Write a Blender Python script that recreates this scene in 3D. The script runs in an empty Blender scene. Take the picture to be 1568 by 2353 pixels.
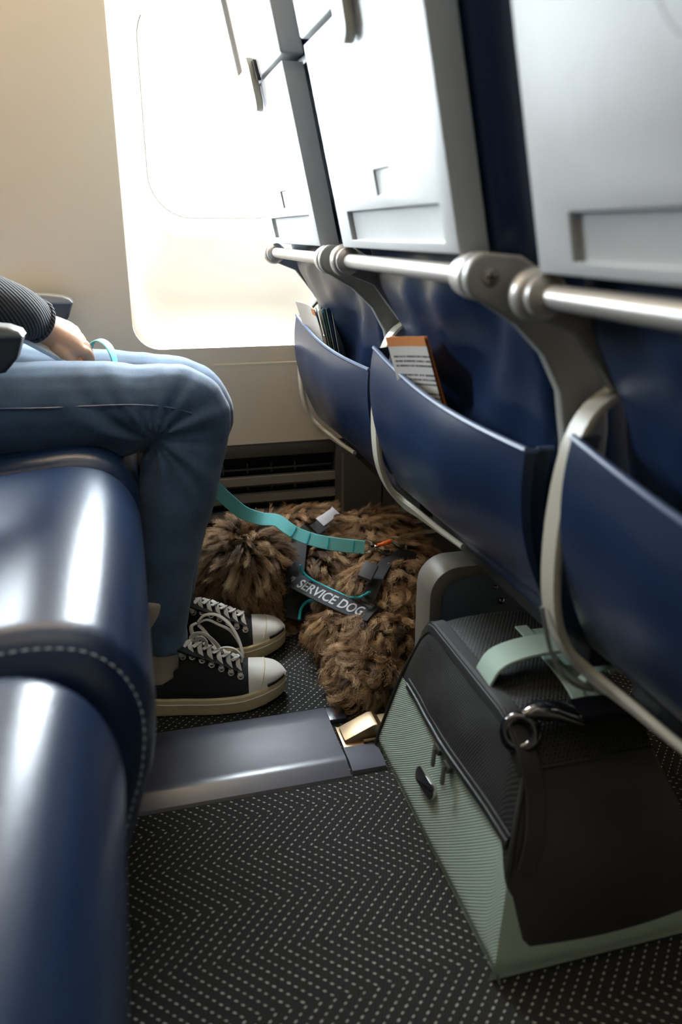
import bpy, bmesh, math, random
import numpy as np
from mathutils import Vector, Matrix, noise
from mathutils.bvhtree import BVHTree
from mathutils.kdtree import KDTree

random.seed(7)
rng = np.random.default_rng(7)
scene = bpy.context.scene
col = scene.collection
R = math.radians

# ------------------------------------------------------------------ camera
FPX, CX, CY = 1800.0, 784.0, 1176.5
VPX, VPY, CAMZ = 275.0, 536.0, 0.76
_y = Vector((VPX - CX, CY - VPY, -FPX)).normalized()
_z = Vector((0, FPX, CY - VPY)).normalized()
_x = _y.cross(_z)
CAMR = Matrix((_x, _y, _z))              # camera space -> world
CAMP = Vector((0, 0, CAMZ))
cam_d = bpy.data.cameras.new('camera')
cam = bpy.data.objects.new('camera', cam_d); col.objects.link(cam)
cam.matrix_world = Matrix.Translation(CAMP) @ CAMR.to_4x4()
cam_d.sensor_fit = 'VERTICAL'; cam_d.sensor_height = 36.0; cam_d.sensor_width = 24.0
cam_d.lens = FPX / 2353.0 * 36.0
cam_d.clip_start = 0.02
cam_d.dof.use_dof = True; cam_d.dof.focus_distance = 1.36; cam_d.dof.aperture_fstop = 3.2
scene.camera = cam

def ray(px, py): return CAMR @ Vector((px - CX, CY - py, -FPX))
def onY(px, py, Y): d = ray(px, py); return CAMP + d * (Y / d.y)
def onZ(px, py, Z): d = ray(px, py); return CAMP + d * ((Z - CAMZ) / d.z)
def onX(px, py, X): d = ray(px, py); return CAMP + d * (X / d.x)

# ------------------------------------------------------------------ light
world = bpy.data.worlds.new('daylight'); scene.world = world
world.use_nodes = True
wn = world.node_tree.nodes; wl = world.node_tree.links
bg = wn['Background']
bg.inputs['Color'].default_value = (0.82, 0.93, 1.0, 1)
bg.inputs['Strength'].default_value = 62.0
vs = scene.view_settings
vs.view_transform = 'Standard'; vs.look = 'None'; vs.gamma = 1.0; vs.use_curve_mapping = False
vs.exposure = 0.55
scene.cycles.use_denoising = True
scene.cycles.max_bounces = 8
scene.cycles.diffuse_bounces = 5
scene.cycles.caustics_reflective = False
scene.cycles.caustics_refractive = False
scene.cycles.sample_clamp_indirect = 6.0

def portal(x, y, z, sx, sz, facing):
    l = bpy.data.lights.new('window_portal', 'AREA'); l.shape = 'RECTANGLE'; l.size = sx; l.size_y = sz
    l.cycles.is_portal = True
    o = bpy.data.objects.new('window_portal', l); col.objects.link(o)
    o.location = (x, y, z); o.rotation_euler = (R(-90) if facing < 0 else R(90), 0, 0)
WINX = (-0.50, 0.215, 0.80)          # window centres along the cabin
WINZ0, WINZ1, WINW = 0.79, 1.20, 0.30
for wx in WINX: portal(wx, 1.735, (WINZ0 + WINZ1) / 2, 0.31, 0.42, -1)

# ------------------------------------------------------------------ helpers
def empty(name, loc):
    o = bpy.data.objects.new(name, None); col.objects.link(o)
    o.location = loc; o.empty_display_size = 0.02
    return o
def tag(o, label=None, cat=None, group=None, kind=None):
    if label: o['label'] = label
    if cat: o['category'] = cat
    if group: o['group'] = group
    if kind: o['kind'] = kind
    return o
def wloc(p):
    v = Vector((0, 0, 0))
    while p is not None:
        v += p.location; p = p.parent
    return v
def link_mesh(me, name, mat, parent=None, smooth=True, angle=40):
    o = bpy.data.objects.new(name, me); col.objects.link(o)
    if parent is not None:
        off = wloc(parent)
        me.transform(Matrix.Translation(-off))
        o.parent = parent
    if mat is not None:
        me.materials.clear(); me.materials.append(mat)
    if smooth:
        me.polygons.foreach_set('use_smooth', [True] * len(me.polygons))
        me.set_sharp_from_angle(angle=R(angle))
    me.update()
    return o
def recalc(me):
    bm = bmesh.new(); bm.from_mesh(me); bmesh.ops.recalc_face_normals(bm, faces=bm.faces); bm.to_mesh(me); bm.free()
def obj(name, vf, mat, parent=None, smooth=True, angle=40, fix=True):
    me = bpy.data.meshes.new(name)
    me.from_pydata([tuple(v) for v in vf[0]], [], vf[1])
    if fix: recalc(me)
    if len(vf) > 2 and vf[2] is not None:
        uvl = me.uv_layers.new(name='UVMap')
        uv = vf[2]
        for lp in me.loops: uvl.data[lp.index].uv = uv[lp.vertex_index]
    return link_mesh(me, name, mat, parent, smooth, angle)
def merge(*vfs):
    V, F = [], []
    for vf in vfs:
        n = len(V); V += [tuple(v) for v in vf[0]]; F += [tuple(i + n for i in f) for f in vf[1]]
    return V, F
def grid(P, closed_u=False, closed_v=False):
    nu, nv = len(P), len(P[0]); V = [Vector(p) for r in P for p in r]; F = []
    for i in range(nu if closed_u else nu - 1):
        for j in range(nv if closed_v else nv - 1):
            a = i * nv + j; b = i * nv + (j + 1) % nv; c = ((i + 1) % nu) * nv + (j + 1) % nv; d = ((i + 1) % nu) * nv + j
            F.append((a, b, c, d))
    uv = []
    us = [0.0]
    for i in range(1, nu): us.append(us[-1] + (Vector(P[i][nv // 2]) - Vector(P[i - 1][nv // 2])).length)
    for i in range(nu):
        s = 0.0
        for j in range(nv):
            if j: s += (Vector(P[i][j]) - Vector(P[i][j - 1])).length
            uv.append((us[i], s))
    return V, F, uv
def loft(rings, cap=True):
    n = len(rings[0]); V, F, _ = grid(rings, closed_v=True)
    if cap:
        F.append(tuple(range(n - 1, -1, -1))); m = (len(rings) - 1) * n; F.append(tuple(range(m, m + n)))
    return V, F
def frames(path):
    T = []
    for i in range(len(path)):
        a = path[max(i - 1, 0)]; b = path[min(i + 1, len(path) - 1)]
        T.append((Vector(b) - Vector(a)).normalized())
    up = Vector((0, 0, 1)) if abs(T[0].z) < 0.9 else Vector((0, 1, 0))
    N = (up - T[0] * up.dot(T[0])).normalized(); out = []
    for t in T:
        N = (N - t * N.dot(t)).normalized(); out.append((t, N, t.cross(N)))
    return out
def tube(path, r, n=8, closed=False, cap=True):
    path = [Vector(p) for p in path]; fr = frames(path); rings = []
    for i, p in enumerate(path):
        rr = r[i] if isinstance(r, (list, tuple)) else r
        t, a, b = fr[i]
        rings.append([p + a * math.cos(2 * math.pi * k / n) * rr + b * math.sin(2 * math.pi * k / n) * rr for k in range(n)])
    if closed:
        V, F, _ = grid(rings, closed_u=True, closed_v=True); return V, F
    return loft(rings, cap)
def limb(path, ru, rv, lat=Vector((0, 1, 0)), n=20):
    """elliptic tube: ru across, rv along the lateral axis"""
    path = [Vector(p) for p in path]; rings = []
    for i, p in enumerate(path):
        t = (path[min(i + 1, len(path) - 1)] - path[max(i - 1, 0)]).normalized()
        b = (lat - t * lat.dot(t)).normalized(); a = b.cross(t)
        rings.append([p + a * math.cos(2 * math.pi * k / n) * ru[i] + b * math.sin(2 * math.pi * k / n) * rv[i] for k in range(n)])
    return loft(rings)
def spline(pts, m=8, closed=False):
    """Catmull-Rom through pts"""
    P = [Vector(p) for p in pts]; n = len(P); out = []
    for i in range(n if closed else n - 1):
        if closed: p0, p1, p2, p3 = P[(i - 1) % n], P[i], P[(i + 1) % n], P[(i + 2) % n]
        else: p0, p1, p2, p3 = P[max(i - 1, 0)], P[i], P[i + 1], P[min(i + 2, n - 1)]
        for k in range(m):
            t = k / m
            out.append(0.5 * ((2 * p1) + (p2 - p0) * t + (2 * p0 - 5 * p1 + 4 * p2 - p3) * t * t + (3 * p1 - p0 - 3 * p2 + p3) * t ** 3))
    if not closed: out.append(P[-1])
    return out
def ribbon(path, side, w, th):
    """flat strap: side = width direction per point (or one), th thickness"""
    path = [Vector(p) for p in path]; rings = []
    for i, p in enumerate(path):
        t = (path[min(i + 1, len(path) - 1)] - path[max(i - 1, 0)]).normalized()
        s = Vector(side[i] if isinstance(side, list) else side); s = (s - t * s.dot(t)).normalized(); nrm = t.cross(s)
        ww = w[i] if isinstance(w, list) else w
        c = th * 0.35
        rings.append([p + s * (ww / 2 - c) + nrm * th / 2, p - s * (ww / 2 - c) + nrm * th / 2, p - s * ww / 2 + nrm * (th / 2 - c), p - s * ww / 2 - nrm * (th / 2 - c),
                      p - s * (ww / 2 - c) - nrm * th / 2, p + s * (ww / 2 - c) - nrm * th / 2, p + s * ww / 2 - nrm * (th / 2 - c), p + s * ww / 2 + nrm * (th / 2 - c)])
    return loft(rings)
def box(x0, x1, y0, y1, z0, z1, bev=0.0, seg=2):
    bm = bmesh.new(); bmesh.ops.create_cube(bm, size=1)
    for v in bm.verts: v.co = Vector(((x0 + x1) / 2 + v.co.x * (x1 - x0), (y0 + y1) / 2 + v.co.y * (y1 - y0), (z0 + z1) / 2 + v.co.z * (z1 - z0)))
    if bev: bmesh.ops.bevel(bm, geom=bm.edges, offset=bev, segments=seg, profile=0.6, affect='EDGES', clamp_overlap=True)
    bm.verts.index_update(); r = ([v.co.copy() for v in bm.verts], [tuple(v.index for v in f.verts) for f in bm.faces]); bm.free(); return r
def xform(vf, M): return [M @ Vector(v) for v in vf[0]], vf[1]
def prism(outline, axis, a, b, bev=0.0, seg=2):
    """outline of 2D points extruded along an axis; for 'y' outline is (x,z); 'x' -> (y,z); 'z' -> (x,y)"""
    def mk(p, d): return {'y': Vector((p[0], d, p[1])), 'x': Vector((d, p[0], p[1])), 'z': Vector((p[0], p[1], d))}[axis]
    bm = bmesh.new(); n = len(outline)
    A = [bm.verts.new(mk(p, a)) for p in outline]; B = [bm.verts.new(mk(p, b)) for p in outline]
    bm.faces.new(A); bm.faces.new(B[::-1])
    for i in range(n): bm.faces.new((A[i], B[i], B[(i + 1) % n], A[(i + 1) % n]))
    bmesh.ops.recalc_face_normals(bm, faces=bm.faces)
    if bev:
        ed = [e for e in bm.edges if (e.verts[0] in A) == (e.verts[1] in A)]
        bmesh.ops.bevel(bm, geom=ed, offset=bev, segments=seg, profile=0.6, affect='EDGES', clamp_overlap=True)
    bm.verts.index_update(); r = ([v.co.copy() for v in bm.verts], [tuple(v.index for v in f.verts) for f in bm.faces]); bm.free(); return r
def ellipsoid(c, r, M=None, seg=20, rings=14):
    V, F = [], []
    c = Vector(c)
    bm = bmesh.new(); bmesh.ops.create_uvsphere(bm, u_segments=seg, v_segments=rings, radius=1)
    for v in bm.verts:
        p = Vector((v.co.x * r[0], v.co.y * r[1], v.co.z * r[2]))
        if M is not None: p = M @ p
        v.co = p + c
    bm.verts.index_update(); V = [v.co.copy() for v in bm.verts]; F = [tuple(v.index for v in f.verts) for f in bm.faces]; bm.free()
    return V, F
def cyl(p, q, r, n=24, bev=0.0):
    p, q = Vector(p), Vector(q); t = (q - p); L = t.length; t.normalize()
    st = [(0, r - bev), (bev, r), (L - bev, r), (L, r - bev)] if bev else [(0, r), (L, r)]
    a = t.orthogonal().normalized(); b = t.cross(a)
    return loft([[p + t * s + a * math.cos(2 * math.pi * k / n) * rr + b * math.sin(2 * math.pi * k / n) * rr for k in range(n)] for s, rr in st])
def lathe(p, axis, prof, n=28):
    """prof: list of (along, radius)"""
    p, t = Vector(p), Vector(axis).normalized(); a = t.orthogonal().normalized(); b = t.cross(a)
    return loft([[p + t * s + a * math.cos(2 * math.pi * k / n) * max(rr, 1e-4) + b * math.sin(2 * math.pi * k / n) * max(rr, 1e-4) for k in range(n)] for s, rr in prof])
def torus(c, axis, Rr, r, n=24, m=8):
    c, t = Vector(c), Vector(axis).normalized(); a = t.orthogonal().normalized(); b = t.cross(a)
    rings = []
    for i in range(n):
        ang = 2 * math.pi * i / n; d = a * math.cos(ang) + b * math.sin(ang)
        rings.append([c + d * (Rr + r * math.cos(2 * math.pi * k / m)) + t * r * math.sin(2 * math.pi * k / m) for k in range(m)])
    V, F, _ = grid(rings, closed_u=True, closed_v=True); return V, F
def remesh(vfs, vox, smooth=4, fac=0.5):
    """fuse closed shapes into one continuous mesh"""
    V, F = merge(*vfs)
    me = bpy.data.meshes.new('fuse'); me.from_pydata(V, [], F); recalc(me)
    o = bpy.data.objects.new('fuse', me); col.objects.link(o)
    m = o.modifiers.new('r', 'REMESH'); m.mode = 'VOXEL'; m.voxel_size = vox
    s = o.modifiers.new('s', 'SMOOTH'); s.iterations = smooth; s.factor = fac
    dg = bpy.context.evaluated_depsgraph_get(); dg.update()
    out = bpy.data.meshes.new_from_object(o.evaluated_get(dg))
    bpy.data.objects.remove(o); bpy.data.meshes.remove(me)
    return out
def copy_tree(o, parent=None):
    c = o.copy(); col.objects.link(c); c.parent = parent
    for ch in o.children: copy_tree(ch, c)
    return c
def sstep(a, b, x):
    t = min(max((x - a) / (b - a), 0), 1); return t * t * (3 - 2 * t)
def text_mesh(body, size):
    cu = bpy.data.curves.new('lettering', 'FONT'); cu.body = body; cu.size = size; cu.align_x = 'CENTER'; cu.align_y = 'CENTER'
    cu.offset = size * 0.02
    o = bpy.data.objects.new('lettering', cu); col.objects.link(o)
    dg = bpy.context.evaluated_depsgraph_get(); dg.update()
    me = bpy.data.meshes.new_from_object(o.evaluated_get(dg)); bpy.data.objects.remove(o)
    return me

# ------------------------------------------------------------------ materials
def mat(name, color, rough=0.5, metal=0.0, spec=0.5, bump=None, vary=None, sheen=0.0, coat=0.0):
    """bump = (scale, strength, distance, detail); vary = (scale, amount)"""
    m = bpy.data.materials.new(name); m.use_nodes = True
    nt = m.node_tree; N = nt.nodes; L = nt.links; b = N['Principled BSDF']
    b.inputs['Base Color'].default_value = (*color, 1); b.inputs['Roughness'].default_value = rough
    b.inputs['Metallic'].default_value = metal; b.inputs['Specular IOR Level'].default_value = spec
    if sheen: b.inputs['Sheen Weight'].default_value = sheen
    if coat: b.inputs['Coat Weight'].default_value = coat; b.inputs['Coat Roughness'].default_value = 0.1
    tc = N.new('ShaderNodeTexCoord')
    if bump:
        n = N.new('ShaderNodeTexNoise'); n.inputs['Scale'].default_value = bump[0]; n.inputs['Detail'].default_value = bump[3] if len(bump) > 3 else 3
        L.new(tc.outputs['Object'], n.inputs['Vector'])
        bp = N.new('ShaderNodeBump'); bp.inputs['Strength'].default_value = bump[1]; bp.inputs['Distance'].default_value = bump[2]
        L.new(n.outputs['Fac'], bp.inputs['Height']); L.new(bp.outputs['Normal'], b.inputs['Normal'])
    if vary:
        n2 = N.new('ShaderNodeTexNoise'); n2.inputs['Scale'].default_value = vary[0]; n2.inputs['Detail'].default_value = 5
        L.new(tc.outputs['Object'], n2.inputs['Vector'])
        mx = N.new('ShaderNodeMix'); mx.data_type = 'RGBA'
        a = vary[1]
        mx.inputs['A'].default_value = (*[c * (1 - a) for c in color], 1); mx.inputs['B'].default_value = (*[min(1, c * (1 + a)) for c in color], 1)
        L.new(n2.outputs['Fac'], mx.inputs['Factor']); L.new(mx.outputs['Result'], b.inputs['Base Color'])
    return m
def nodes_of(m): return m.node_tree.nodes, m.node_tree.links, m.node_tree.nodes['Principled BSDF']
def mth(nt, op, a, b=None, c=None):
    n = nt.nodes.new('ShaderNodeMath'); n.operation = op
    for i, v in enumerate((a, b, c)):
        if v is None: continue
        if isinstance(v, (int, float)): n.inputs[i].default_value = v
        else: nt.links.new(v, n.inputs[i])
    return n.outputs[0]

M = {}
M['leather'] = mat('navy_leather', (0.010, 0.024, 0.067), 0.29, spec=0.45, bump=(330, 0.18, 0.0012, 4), vary=(9, 0.12))
M['hem'] = mat('leather_hem', (0.07, 0.11, 0.22), 0.35, spec=0.6)
M['thread'] = mat('pale_thread', (0.55, 0.60, 0.70), 0.7)
M['tray'] = mat('grey_tray_plastic', (0.50, 0.52, 0.53), 0.48, bump=(700, 0.10, 0.0006, 2), vary=(60, 0.04))
M['silver'] = mat('silver_paint', (0.52, 0.50, 0.47), 0.36, metal=0.30, spec=0.6)
M['armgrey'] = mat('grey_arm_plastic', (0.33, 0.33, 0.31), 0.42)
M['trim'] = mat('beige_trim_plastic', (0.46, 0.44, 0.36), 0.38)
M['screw'] = mat('steel_screw', (0.35, 0.33, 0.30), 0.3, metal=1.0)
M['blackrub'] = mat('black_plastic', (0.012, 0.012, 0.013), 0.42)
M['cream'] = mat('cream_wall_plastic', (0.76, 0.70, 0.58), 0.62, bump=(900, 0.06, 0.0005, 2))
M['cream2'] = mat('warm_wall_laminate', (0.66, 0.59, 0.47), 0.65, bump=(900, 0.08, 0.0005, 2))
M['dado'] = mat('dark_kick_panel', (0.060, 0.056, 0.050), 0.55, bump=(800, 0.08, 0.0006, 2))
M['dark'] = mat('dark_cavity', (0.006, 0.006, 0.006), 0.8)
M['slat'] = mat('grille_slat_grey', (0.13, 0.12, 0.105), 0.5)
M['armtop'] = mat('armrest_grey', (0.24, 0.245, 0.24), 0.38)
M['armlow'] = mat('armrest_charcoal', (0.035, 0.042, 0.055), 0.5)
M['track'] = mat('track_cover_vinyl', (0.070, 0.070, 0.095), 0.30, spec=0.7, bump=(60, 0.12, 0.002, 5), vary=(14, 0.25))
M['brass'] = mat('anodised_fitting', (0.36, 0.26, 0.16), 0.42, metal=1.0, vary=(40, 0.25))
M['leggrey'] = mat('seat_leg_paint', (0.20, 0.185, 0.165), 0.42)
M['legplate'] = mat('seat_leg_plate', (0.14, 0.17, 0.23), 0.45)
M['skin'] = mat('skin', (0.62, 0.34, 0.20), 0.48, bump=(300, 0.12, 0.0008, 3), vary=(25, 0.10))
M['sock'] = mat('beige_sock', (0.50, 0.42, 0.34), 0.85, bump=(900, 0.3, 0.0006, 2))
M['rubber'] = mat('aged_rubber', (0.70, 0.57, 0.34), 0.5, vary=(18, 0.14))
M['toecap'] = mat('white_rubber', (0.76, 0.72, 0.66), 0.45)
M['canvas'] = mat('black_canvas', (0.010, 0.011, 0.013), 0.85, bump=(1500, 0.3, 0.0005, 2))
M['lace'] = mat('cotton_lace', (0.70, 0.66, 0.60), 0.85, bump=(1200, 0.4, 0.0006, 2))
M['eyelet'] = mat('pale_eyelet', (0.72, 0.68, 0.60), 0.3, metal=0.5)
M['hairdark'] = mat('brown_hair', (0.03, 0.018, 0.012), 0.5)
M['jacket'] = mat('charcoal_ribbed_knit', (0.030, 0.029, 0.031), 0.85)
M['white'] = mat('white_plastic', (0.80, 0.78, 0.72), 0.35)
M['paper'] = mat('paper', (0.80, 0.78, 0.74), 0.6)
M['orange'] = mat('orange_print', (0.72, 0.26, 0.08), 0.5)
M['teal'] = mat('teal_webbing', (0.15, 0.54, 0.55), 0.7, bump=(1600, 0.3, 0.0006, 2))
M['tealdark'] = mat('teal_stitch', (0.02, 0.42, 0.50), 0.6)
M['chrome'] = mat('chrome', (0.75, 0.72, 0.66), 0.18, metal=1.0)
M['hotorange'] = mat('orange_lever', (0.95, 0.16, 0.02), 0.4)
M['harness'] = mat('black_webbing', (0.010, 0.010, 0.012), 0.75, bump=(1500, 0.3, 0.0006, 2))
M['buckle'] = mat('pale_grey_buckle', (0.40, 0.40, 0.44), 0.45)
M['charbuckle'] = mat('charcoal_buckle', (0.05, 0.052, 0.06), 0.45)
M['letter'] = mat('reflective_letters', (0.34, 0.34, 0.36), 0.5)
M['gloss'] = mat('glossy_black', (0.006, 0.006, 0.008), 0.08, spec=0.6, coat=0.6)
M['bagblack'] = mat('bag_black_trim', (0.016, 0.016, 0.017), 0.6, bump=(1500, 0.2, 0.0005, 2))
M['zip'] = mat('zip_teeth', (0.05, 0.05, 0.05), 0.35)
M['nose'] = mat('dog_nose', (0.01, 0.008, 0.008), 0.3)
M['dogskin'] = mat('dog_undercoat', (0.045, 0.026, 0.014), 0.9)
M['ceil'] = mat('ceiling_panel', (0.70, 0.68, 0.64), 0.6)
M['blue_cover'] = mat('magazine_cover_blue', (0.02, 0.06, 0.16), 0.3)
M['green_page'] = mat('magazine_page_green', (0.06, 0.22, 0.20), 0.35)
M['wire'] = mat('grey_cable', (0.16, 0.17, 0.18), 0.5)

# denim: blue weave with pale threads
m = M['denim'] = mat('denim', (0.04, 0.08, 0.15), 0.8, sheen=0.25)
N, L, b = nodes_of(m); nt = m.node_tree
tc = N.new('ShaderNodeTexCoord'); n1 = N.new('ShaderNodeTexNoise'); n1.inputs['Scale'].default_value = 16; n1.inputs['Detail'].default_value = 4
n2 = N.new('ShaderNodeTexNoise'); n2.inputs['Scale'].default_value = 900; n2.inputs['Detail'].default_value = 2
L.new(tc.outputs['Object'], n1.inputs['Vector']); L.new(tc.outputs['Object'], n2.inputs['Vector'])
f = mth(nt, 'MULTIPLY_ADD', n1.outputs['Fac'], 0.5, mth(nt, 'MULTIPLY', n2.outputs['Fac'], 0.5))
cr = N.new('ShaderNodeValToRGB'); cr.color_ramp.elements[0].position = 0.30; cr.color_ramp.elements[0].color = (0.022, 0.048, 0.095, 1)
cr.color_ramp.elements[1].position = 0.72; cr.color_ramp.elements[1].color = (0.085, 0.155, 0.26, 1)
L.new(f, cr.inputs['Fac']); L.new(cr.outputs['Color'], b.inputs['Base Color'])
bp = N.new('ShaderNodeBump'); bp.inputs['Strength'].default_value = 0.35; bp.inputs['Distance'].default_value = 0.0008
L.new(n2.outputs['Fac'], bp.inputs['Height']); L.new(bp.outputs['Normal'], b.inputs['Normal'])

# ribbed knit of the jacket
N, L, b = nodes_of(M['jacket']); nt = M['jacket'].node_tree
tc = N.new('ShaderNodeTexCoord'); wv = N.new('ShaderNodeTexWave'); wv.inputs['Scale'].default_value = 70; wv.bands_direction = 'DIAGONAL'
L.new(tc.outputs['Object'], wv.inputs['Vector'])
bp = N.new('ShaderNodeBump'); bp.inputs['Strength'].default_value = 0.7; bp.inputs['Distance'].default_value = 0.002
L.new(wv.outputs['Fac'], bp.inputs['Height']); L.new(bp.outputs['Normal'], b.inputs['Normal'])
cr = N.new('ShaderNodeValToRGB'); cr.color_ramp.elements[0].color = (0.012, 0.012, 0.013, 1); cr.color_ramp.elements[1].color = (0.06, 0.058, 0.062, 1)
L.new(wv.outputs['Fac'], cr.inputs['Fac']); L.new(cr.outputs['Color'], b.inputs['Base Color'])

# carpet: charcoal loops with zigzag rows of pale dots
m = M['carpet'] = mat('dotted_carpet', (0.015, 0.015, 0.016), 0.92)
N, L, b = nodes_of(m); nt = m.node_tree
ge = N.new('ShaderNodeNewGeometry'); sx = N.new('ShaderNodeSeparateXYZ'); L.new(ge.outputs['Position'], sx.inputs[0])
X, Y = sx.outputs['X'], sx.outputs['Y']
tri = mth(nt, 'PINGPONG', Y, 0.0735)
xs = mth(nt, 'ADD', X, mth(nt, 'MULTIPLY', tri, 1.0))
fx = mth(nt, 'SUBTRACT', mth(nt, 'FRACT', mth(nt, 'DIVIDE', xs, 0.0160)), 0.5)
fy = mth(nt, 'SUBTRACT', mth(nt, 'FRACT', mth(nt, 'DIVIDE', Y, 0.0064)), 0.5)
d2 = mth(nt, 'ADD', mth(nt, 'POWER', mth(nt, 'MULTIPLY', fx, 1.6), 2.0), mth(nt, 'POWER', mth(nt, 'MULTIPLY', fy, 0.64), 2.0))
nz = N.new('ShaderNodeTexNoise'); nz.inputs['Scale'].default_value = 90; nz.inputs['Detail'].default_value = 2; L.new(ge.outputs['Position'], nz.inputs['Vector'])
thr = mth(nt, 'MULTIPLY_ADD', nz.outputs['Fac'], 0.032, 0.0)
dot = mth(nt, 'LESS_THAN', d2, thr)
wx = mth(nt, 'SINE', mth(nt, 'MULTIPLY', mth(nt, 'ADD', X, mth(nt, 'MULTIPLY', Y, 0.35)), 1570.0))
wy = mth(nt, 'SINE', mth(nt, 'MULTIPLY', Y, 1100.0))
loopv = mth(nt, 'MULTIPLY_ADD', mth(nt, 'MULTIPLY', wx, wy), 0.5, 0.5)
mx0 = N.new('ShaderNodeMix'); mx0.data_type = 'RGBA'; mx0.inputs['A'].default_value = (0.004, 0.004, 0.0045, 1); mx0.inputs['B'].default_value = (0.022, 0.0215, 0.022, 1); L.new(loopv, mx0.inputs['Factor'])
mx1 = N.new('ShaderNodeMix'); mx1.data_type = 'RGBA'; mx1.inputs['B'].default_value = (0.52, 0.50, 0.45, 1)
L.new(dot, mx1.inputs['Factor']); L.new(mx0.outputs['Result'], mx1.inputs['A']); L.new(mx1.outputs['Result'], b.inputs['Base Color'])
bp = N.new('ShaderNodeBump'); bp.inputs['Strength'].default_value = 0.8; bp.inputs['Distance'].default_value = 0.002
L.new(loopv, bp.inputs['Height']); L.new(bp.outputs['Normal'], b.inputs['Normal'])

# spacer mesh fabric of the carrier: rows of holes in UV metres
def hole_mat(name, pitch, hole):
    m = mat(name, (0.03, 0.03, 0.031), 0.55); N, L, b = nodes_of(m); nt = m.node_tree
    uv = N.new('ShaderNodeUVMap'); sx = N.new('ShaderNodeSeparateXYZ'); L.new(uv.outputs['UV'], sx.inputs[0])
    v = mth(nt, 'DIVIDE', sx.outputs['Y'], pitch * 0.8); row = mth(nt, 'FLOOR', v)
    u = mth(nt, 'ADD', mth(nt, 'DIVIDE', sx.outputs['X'], pitch), mth(nt, 'MULTIPLY', mth(nt, 'MODULO', row, 2.0), 0.5))
    fu = mth(nt, 'SUBTRACT', mth(nt, 'FRACT', u), 0.5); fv = mth(nt, 'SUBTRACT', mth(nt, 'FRACT', v), 0.5)
    d = mth(nt, 'SQRT', mth(nt, 'ADD', mth(nt, 'POWER', fu, 2.0), mth(nt, 'POWER', mth(nt, 'MULTIPLY', fv, 0.8), 2.0)))
    rim = N.new('ShaderNodeMapRange'); rim.interpolation_type = 'SMOOTHSTEP'; rim.inputs['From Min'].default_value = hole * 0.75; rim.inputs['From Max'].default_value = hole * 1.35
    L.new(d, rim.inputs['Value'])
    mx = N.new('ShaderNodeMix'); mx.data_type = 'RGBA'; mx.inputs['A'].default_value = (0.002, 0.002, 0.002, 1); mx.inputs['B'].default_value = (0.024, 0.024, 0.025, 1)
    L.new(rim.outputs[0], mx.inputs['Factor']); L.new(mx.outputs['Result'], b.inputs['Base Color'])
    bp = N.new('ShaderNodeBump'); bp.inputs['Strength'].default_value = 0.9; bp.inputs['Distance'].default_value = 0.0015
    L.new(rim.outputs[0], bp.inputs['Height']); L.new(bp.outputs['Normal'], b.inputs['Normal'])
    return m
M['mesh'] = hole_mat('spacer_mesh', 0.0040, 0.27)
M['meshtop'] = hole_mat('spacer_mesh_coarse', 0.0055, 0.30)

# ribbed mint cloth: fine diagonal ribs
def mint_mat(name, c, pitch, du, dv):
    m = mat(name, c, 0.7); N, L, b = nodes_of(m); nt = m.node_tree
    uv = N.new('ShaderNodeUVMap'); sx = N.new('ShaderNodeSeparateXYZ'); L.new(uv.outputs['UV'], sx.inputs[0])
    s = mth(nt, 'ADD', mth(nt, 'MULTIPLY', sx.outputs['X'], du), mth(nt, 'MULTIPLY', sx.outputs['Y'], dv))
    w = mth(nt, 'MULTIPLY_ADD', mth(nt, 'SINE', mth(nt, 'MULTIPLY', s, 2 * math.pi / pitch)), 0.5, 0.5)
    mx = N.new('ShaderNodeMix'); mx.data_type = 'RGBA'; mx.inputs['A'].default_value = (*[k * 0.72 for k in c], 1); mx.inputs['B'].default_value = (*[min(1, k * 1.12) for k in c], 1)
    L.new(w, mx.inputs['Factor']); L.new(mx.outputs['Result'], b.inputs['Base Color'])
    bp = N.new('ShaderNodeBump'); bp.inputs['Strength'].default_value = 0.6; bp.inputs['Distance'].default_value = 0.001
    L.new(w, bp.inputs['Height']); L.new(bp.outputs['Normal'], b.inputs['Normal'])
    return m
MINT = (0.36, 0.455, 0.40)
M['mint'] = mint_mat('mint_ribbed_cloth', MINT, 0.0030, 0.63, 0.78)
M['mintweb'] = mat('mint_webbing', (0.35, 0.46, 0.40), 0.75, bump=(1300, 0.6, 0.001, 2))

# printed paragraph lines on the safety card (flat print), in UV metres
m = M['print'] = mat('printed_card', (0.80, 0.78, 0.74), 0.45); N, L, b = nodes_of(m); nt = m.node_tree
uv = N.new('ShaderNodeUVMap'); sx = N.new('ShaderNodeSeparateXYZ'); L.new(uv.outputs['UV'], sx.inputs[0])
ln = mth(nt, 'FRACT', mth(nt, 'DIVIDE', sx.outputs['Y'], 0.0062))
isl = mth(nt, 'LESS_THAN', ln, 0.42)
row = mth(nt, 'FLOOR', mth(nt, 'DIVIDE', sx.outputs['Y'], 0.0062))
cmb = N.new('ShaderNodeCombineXYZ'); L.new(mth(nt, 'MULTIPLY', sx.outputs['X'], 700.0), cmb.inputs[0]); L.new(mth(nt, 'MULTIPLY', row, 7.3), cmb.inputs[1])
nz = N.new('ShaderNodeTexNoise'); nz.inputs['Scale'].default_value = 1.0; nz.inputs['Detail'].default_value = 1; L.new(cmb.outputs[0], nz.inputs['Vector'])
gaps = mth(nt, 'GREATER_THAN', nz.outputs['Fac'], 0.40)
para = mth(nt, 'GREATER_THAN', mth(nt, 'MODULO', mth(nt, 'ADD', row, 1.0), 4.0), 0.5)
ins = mth(nt, 'MULTIPLY', mth(nt, 'GREATER_THAN', sx.outputs['X'], 0.006), mth(nt, 'LESS_THAN', sx.outputs['X'], 0.079))
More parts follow.
